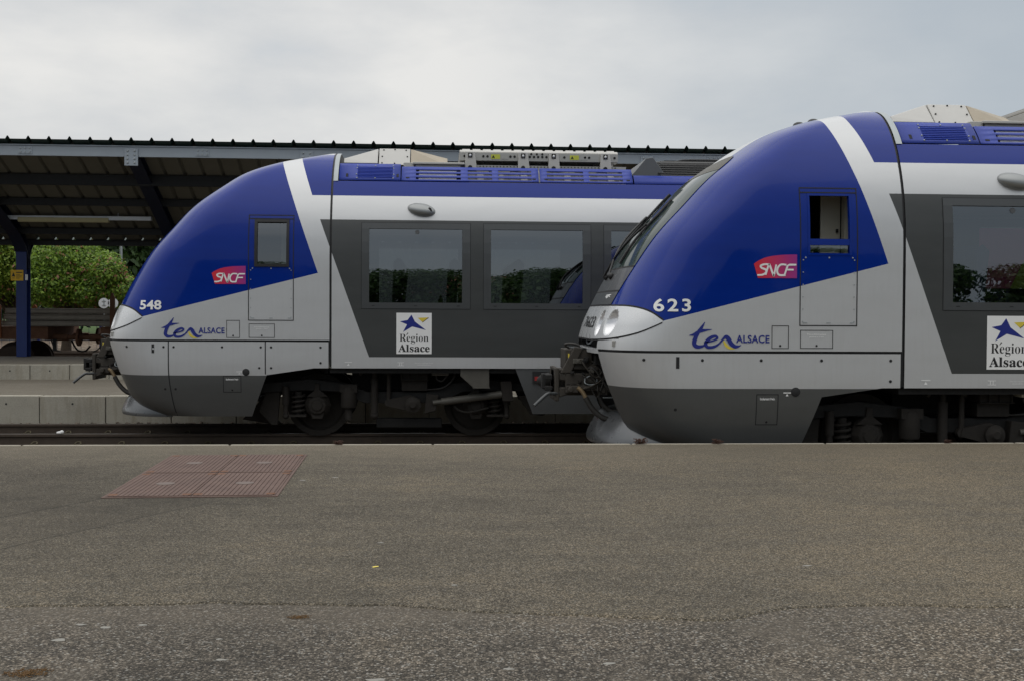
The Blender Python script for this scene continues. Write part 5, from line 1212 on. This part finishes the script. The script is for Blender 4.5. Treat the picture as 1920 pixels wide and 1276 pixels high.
tree('chestnut_tree', -11.35, 41.0, 3.45, 1.35, 'leaf', 'lower chestnut tree with many pink flowers beside the train nose', 13, 22000, .058, 1800, 1.4, base=1.8, zb=-.05)
tree('chestnut_tree', -17.0, 40.5, 4.2, 2.1, 'leafyellow', 'pale chestnut tree at the left edge behind the wagon load', 18, 30000, .062, 500, 1.6, base=1.85, zb=-.05)
tree('dark_tree', -17.2, 62, 9.0, 4.2, 'leafdark', 'tall dark green tree rising behind the chestnut trees under the canopy', 14, 15000, .2, 0, 1.5)
tree('dark_tree', -22.5, 64, 10.5, 5.2, 'leafdark', 'large dark tree at the far left behind the pale chestnut', 15, 9000, .22, 0, 1.5)
tree('dark_tree', -7.5, 60, 8.5, 4.4, 'leafdark', 'dark tree hidden partly by the nose of train 548', 16, 9000, .2, 0, 1.3)
b = MB()
for k in range(40): b.box(-30 + k * 1.0, -29.985 + k * 1.0, 46, 46.02, .3, 1.9)
fnc = empty('fence', (-20, 46, -.3), label='low blue wire fence with blue posts in front of the trees', cat='fence')
b = MB(); k = 0
while k < 22:
    b.box(k - .04, k + .04, -.04, .04, 0, 2.35); k += 2.35
b.build('post', simple('fence_blue', (.01, .03, .25), .5), fnc)
b = MB()
for q in range(0, 220, 3): b.box(q * .1, q * .1 + .012, -.005, .005, .2, 2.15)
for z in (.25, .9, 1.5, 2.12): b.box(0, 22, -.006, .006, z, z + .02)
b.build('mesh_panel', simple('fence_mesh', (.03, .06, .11), .6), fnc)
for x, lab in ((-11.0, 'round white disc sign on a thin post, left of two beside the train nose'), (-10.70, 'round white disc sign on a thin post, right of two, touching the train nose')):
    S_ = empty('disc_sign', (x, 39.5, -.3), label=lab, cat='sign', group='disc signs beyond the wagons')
    b = MB(); b.lathe([(.17, 0), (.17, .012), (.165, .016)], (0, -.05, 2.30), 'y', 26); b.build('disc', MAT['disc'], S_, smooth=35)
    b = MB(); b.cyl((0, 0, 0), (0, 0, 2.42), .028); b.build('post', MAT['galv'], S_, smooth=40)
    b = MB(); b.box(-.06, .06, -.075, -.05, 2.36, 2.375); b.box(-.06, .06, -.075, -.05, 2.23, 2.245); b.box(-.012, .012, -.07, -.05, 2.2, 2.42); b.build('bracket', MAT['galv'], S_)
L_ = empty('lamp_post', (-11.9, 45, -.3), label='thin grey lamp post rising among the trees near the train nose', cat='lamp post')
b = MB(); b.tube([(0, 0, 0), (0, 0, 7.5)], [.07, .04], 10); b.build('post', MAT['galv'], L_, smooth=40); b = MB(); b.tube(catmull([(0, 0, 7.4), (.1, -.2, 7.7), (.3, -.7, 7.8)]), .03, 8); b.box(.22, .4, -1.2, -.6, 7.76, 7.88); b.build('lamp_head', MAT['galv'], L_)
hs = empty('brick_house', (-30.5, 52, -.3), label='reddish brick house glimpsed at the left edge behind the trees', cat='house')
b = MB(); b.box(-3, 8.2, 0, 8, 0, 3.4); b.build('wall', MAT['brickwall'], hs); b = MB(); b.prism_x([(-.4, 3.4), (8.4, 3.4), (4, 6.2)], -3.3, 8.5); b.build('roof', MAT['rooftile'], hs)
b = MB(); b.box(5, 6.2, -.03, .0, 1.0, 2.3); b.build('window', MAT['glass'], hs)
b = MB(); b.box(-22.5, 8, 72, 72.3, -.3, 2.1); tag(b.build('boundary_wall', MAT['wall']), 'low grey boundary wall beyond the lawn behind the disc signs', 'wall')

# behind the viewer: what the windows mirror
rb_t = random.Random(21)
for k in range(18):
    x = -16 + k * 4.2; tree('street_tree', x + rb_t.uniform(-1, 1), -52 + rb_t.uniform(-5, 4), rb_t.uniform(7.0, 8.6), rb_t.uniform(4.3, 5.2), 'leafdark', 'bushy dark tree mirrored in the train windows, across the road behind the viewer', 30 + k, 4500, .24, 0, 1.0, group='trees mirrored in the windows')
hm = empty('gabled_house', (4, -66, -.3), label='gabled house with tiled roof mirrored in the train windows', cat='house'); b = MB(); b.box(-6, 6, -8, 0, 0, 3.6); b.build('wall', MAT['housewall'], hm); b = MB(); b.prism_x([(-8.5, 3.6), (.5, 3.6), (-4, 7.0)], -6.4, 6.4); b.build('roof', MAT['rooftile'], hm)
bpy.context.view_layer.update()
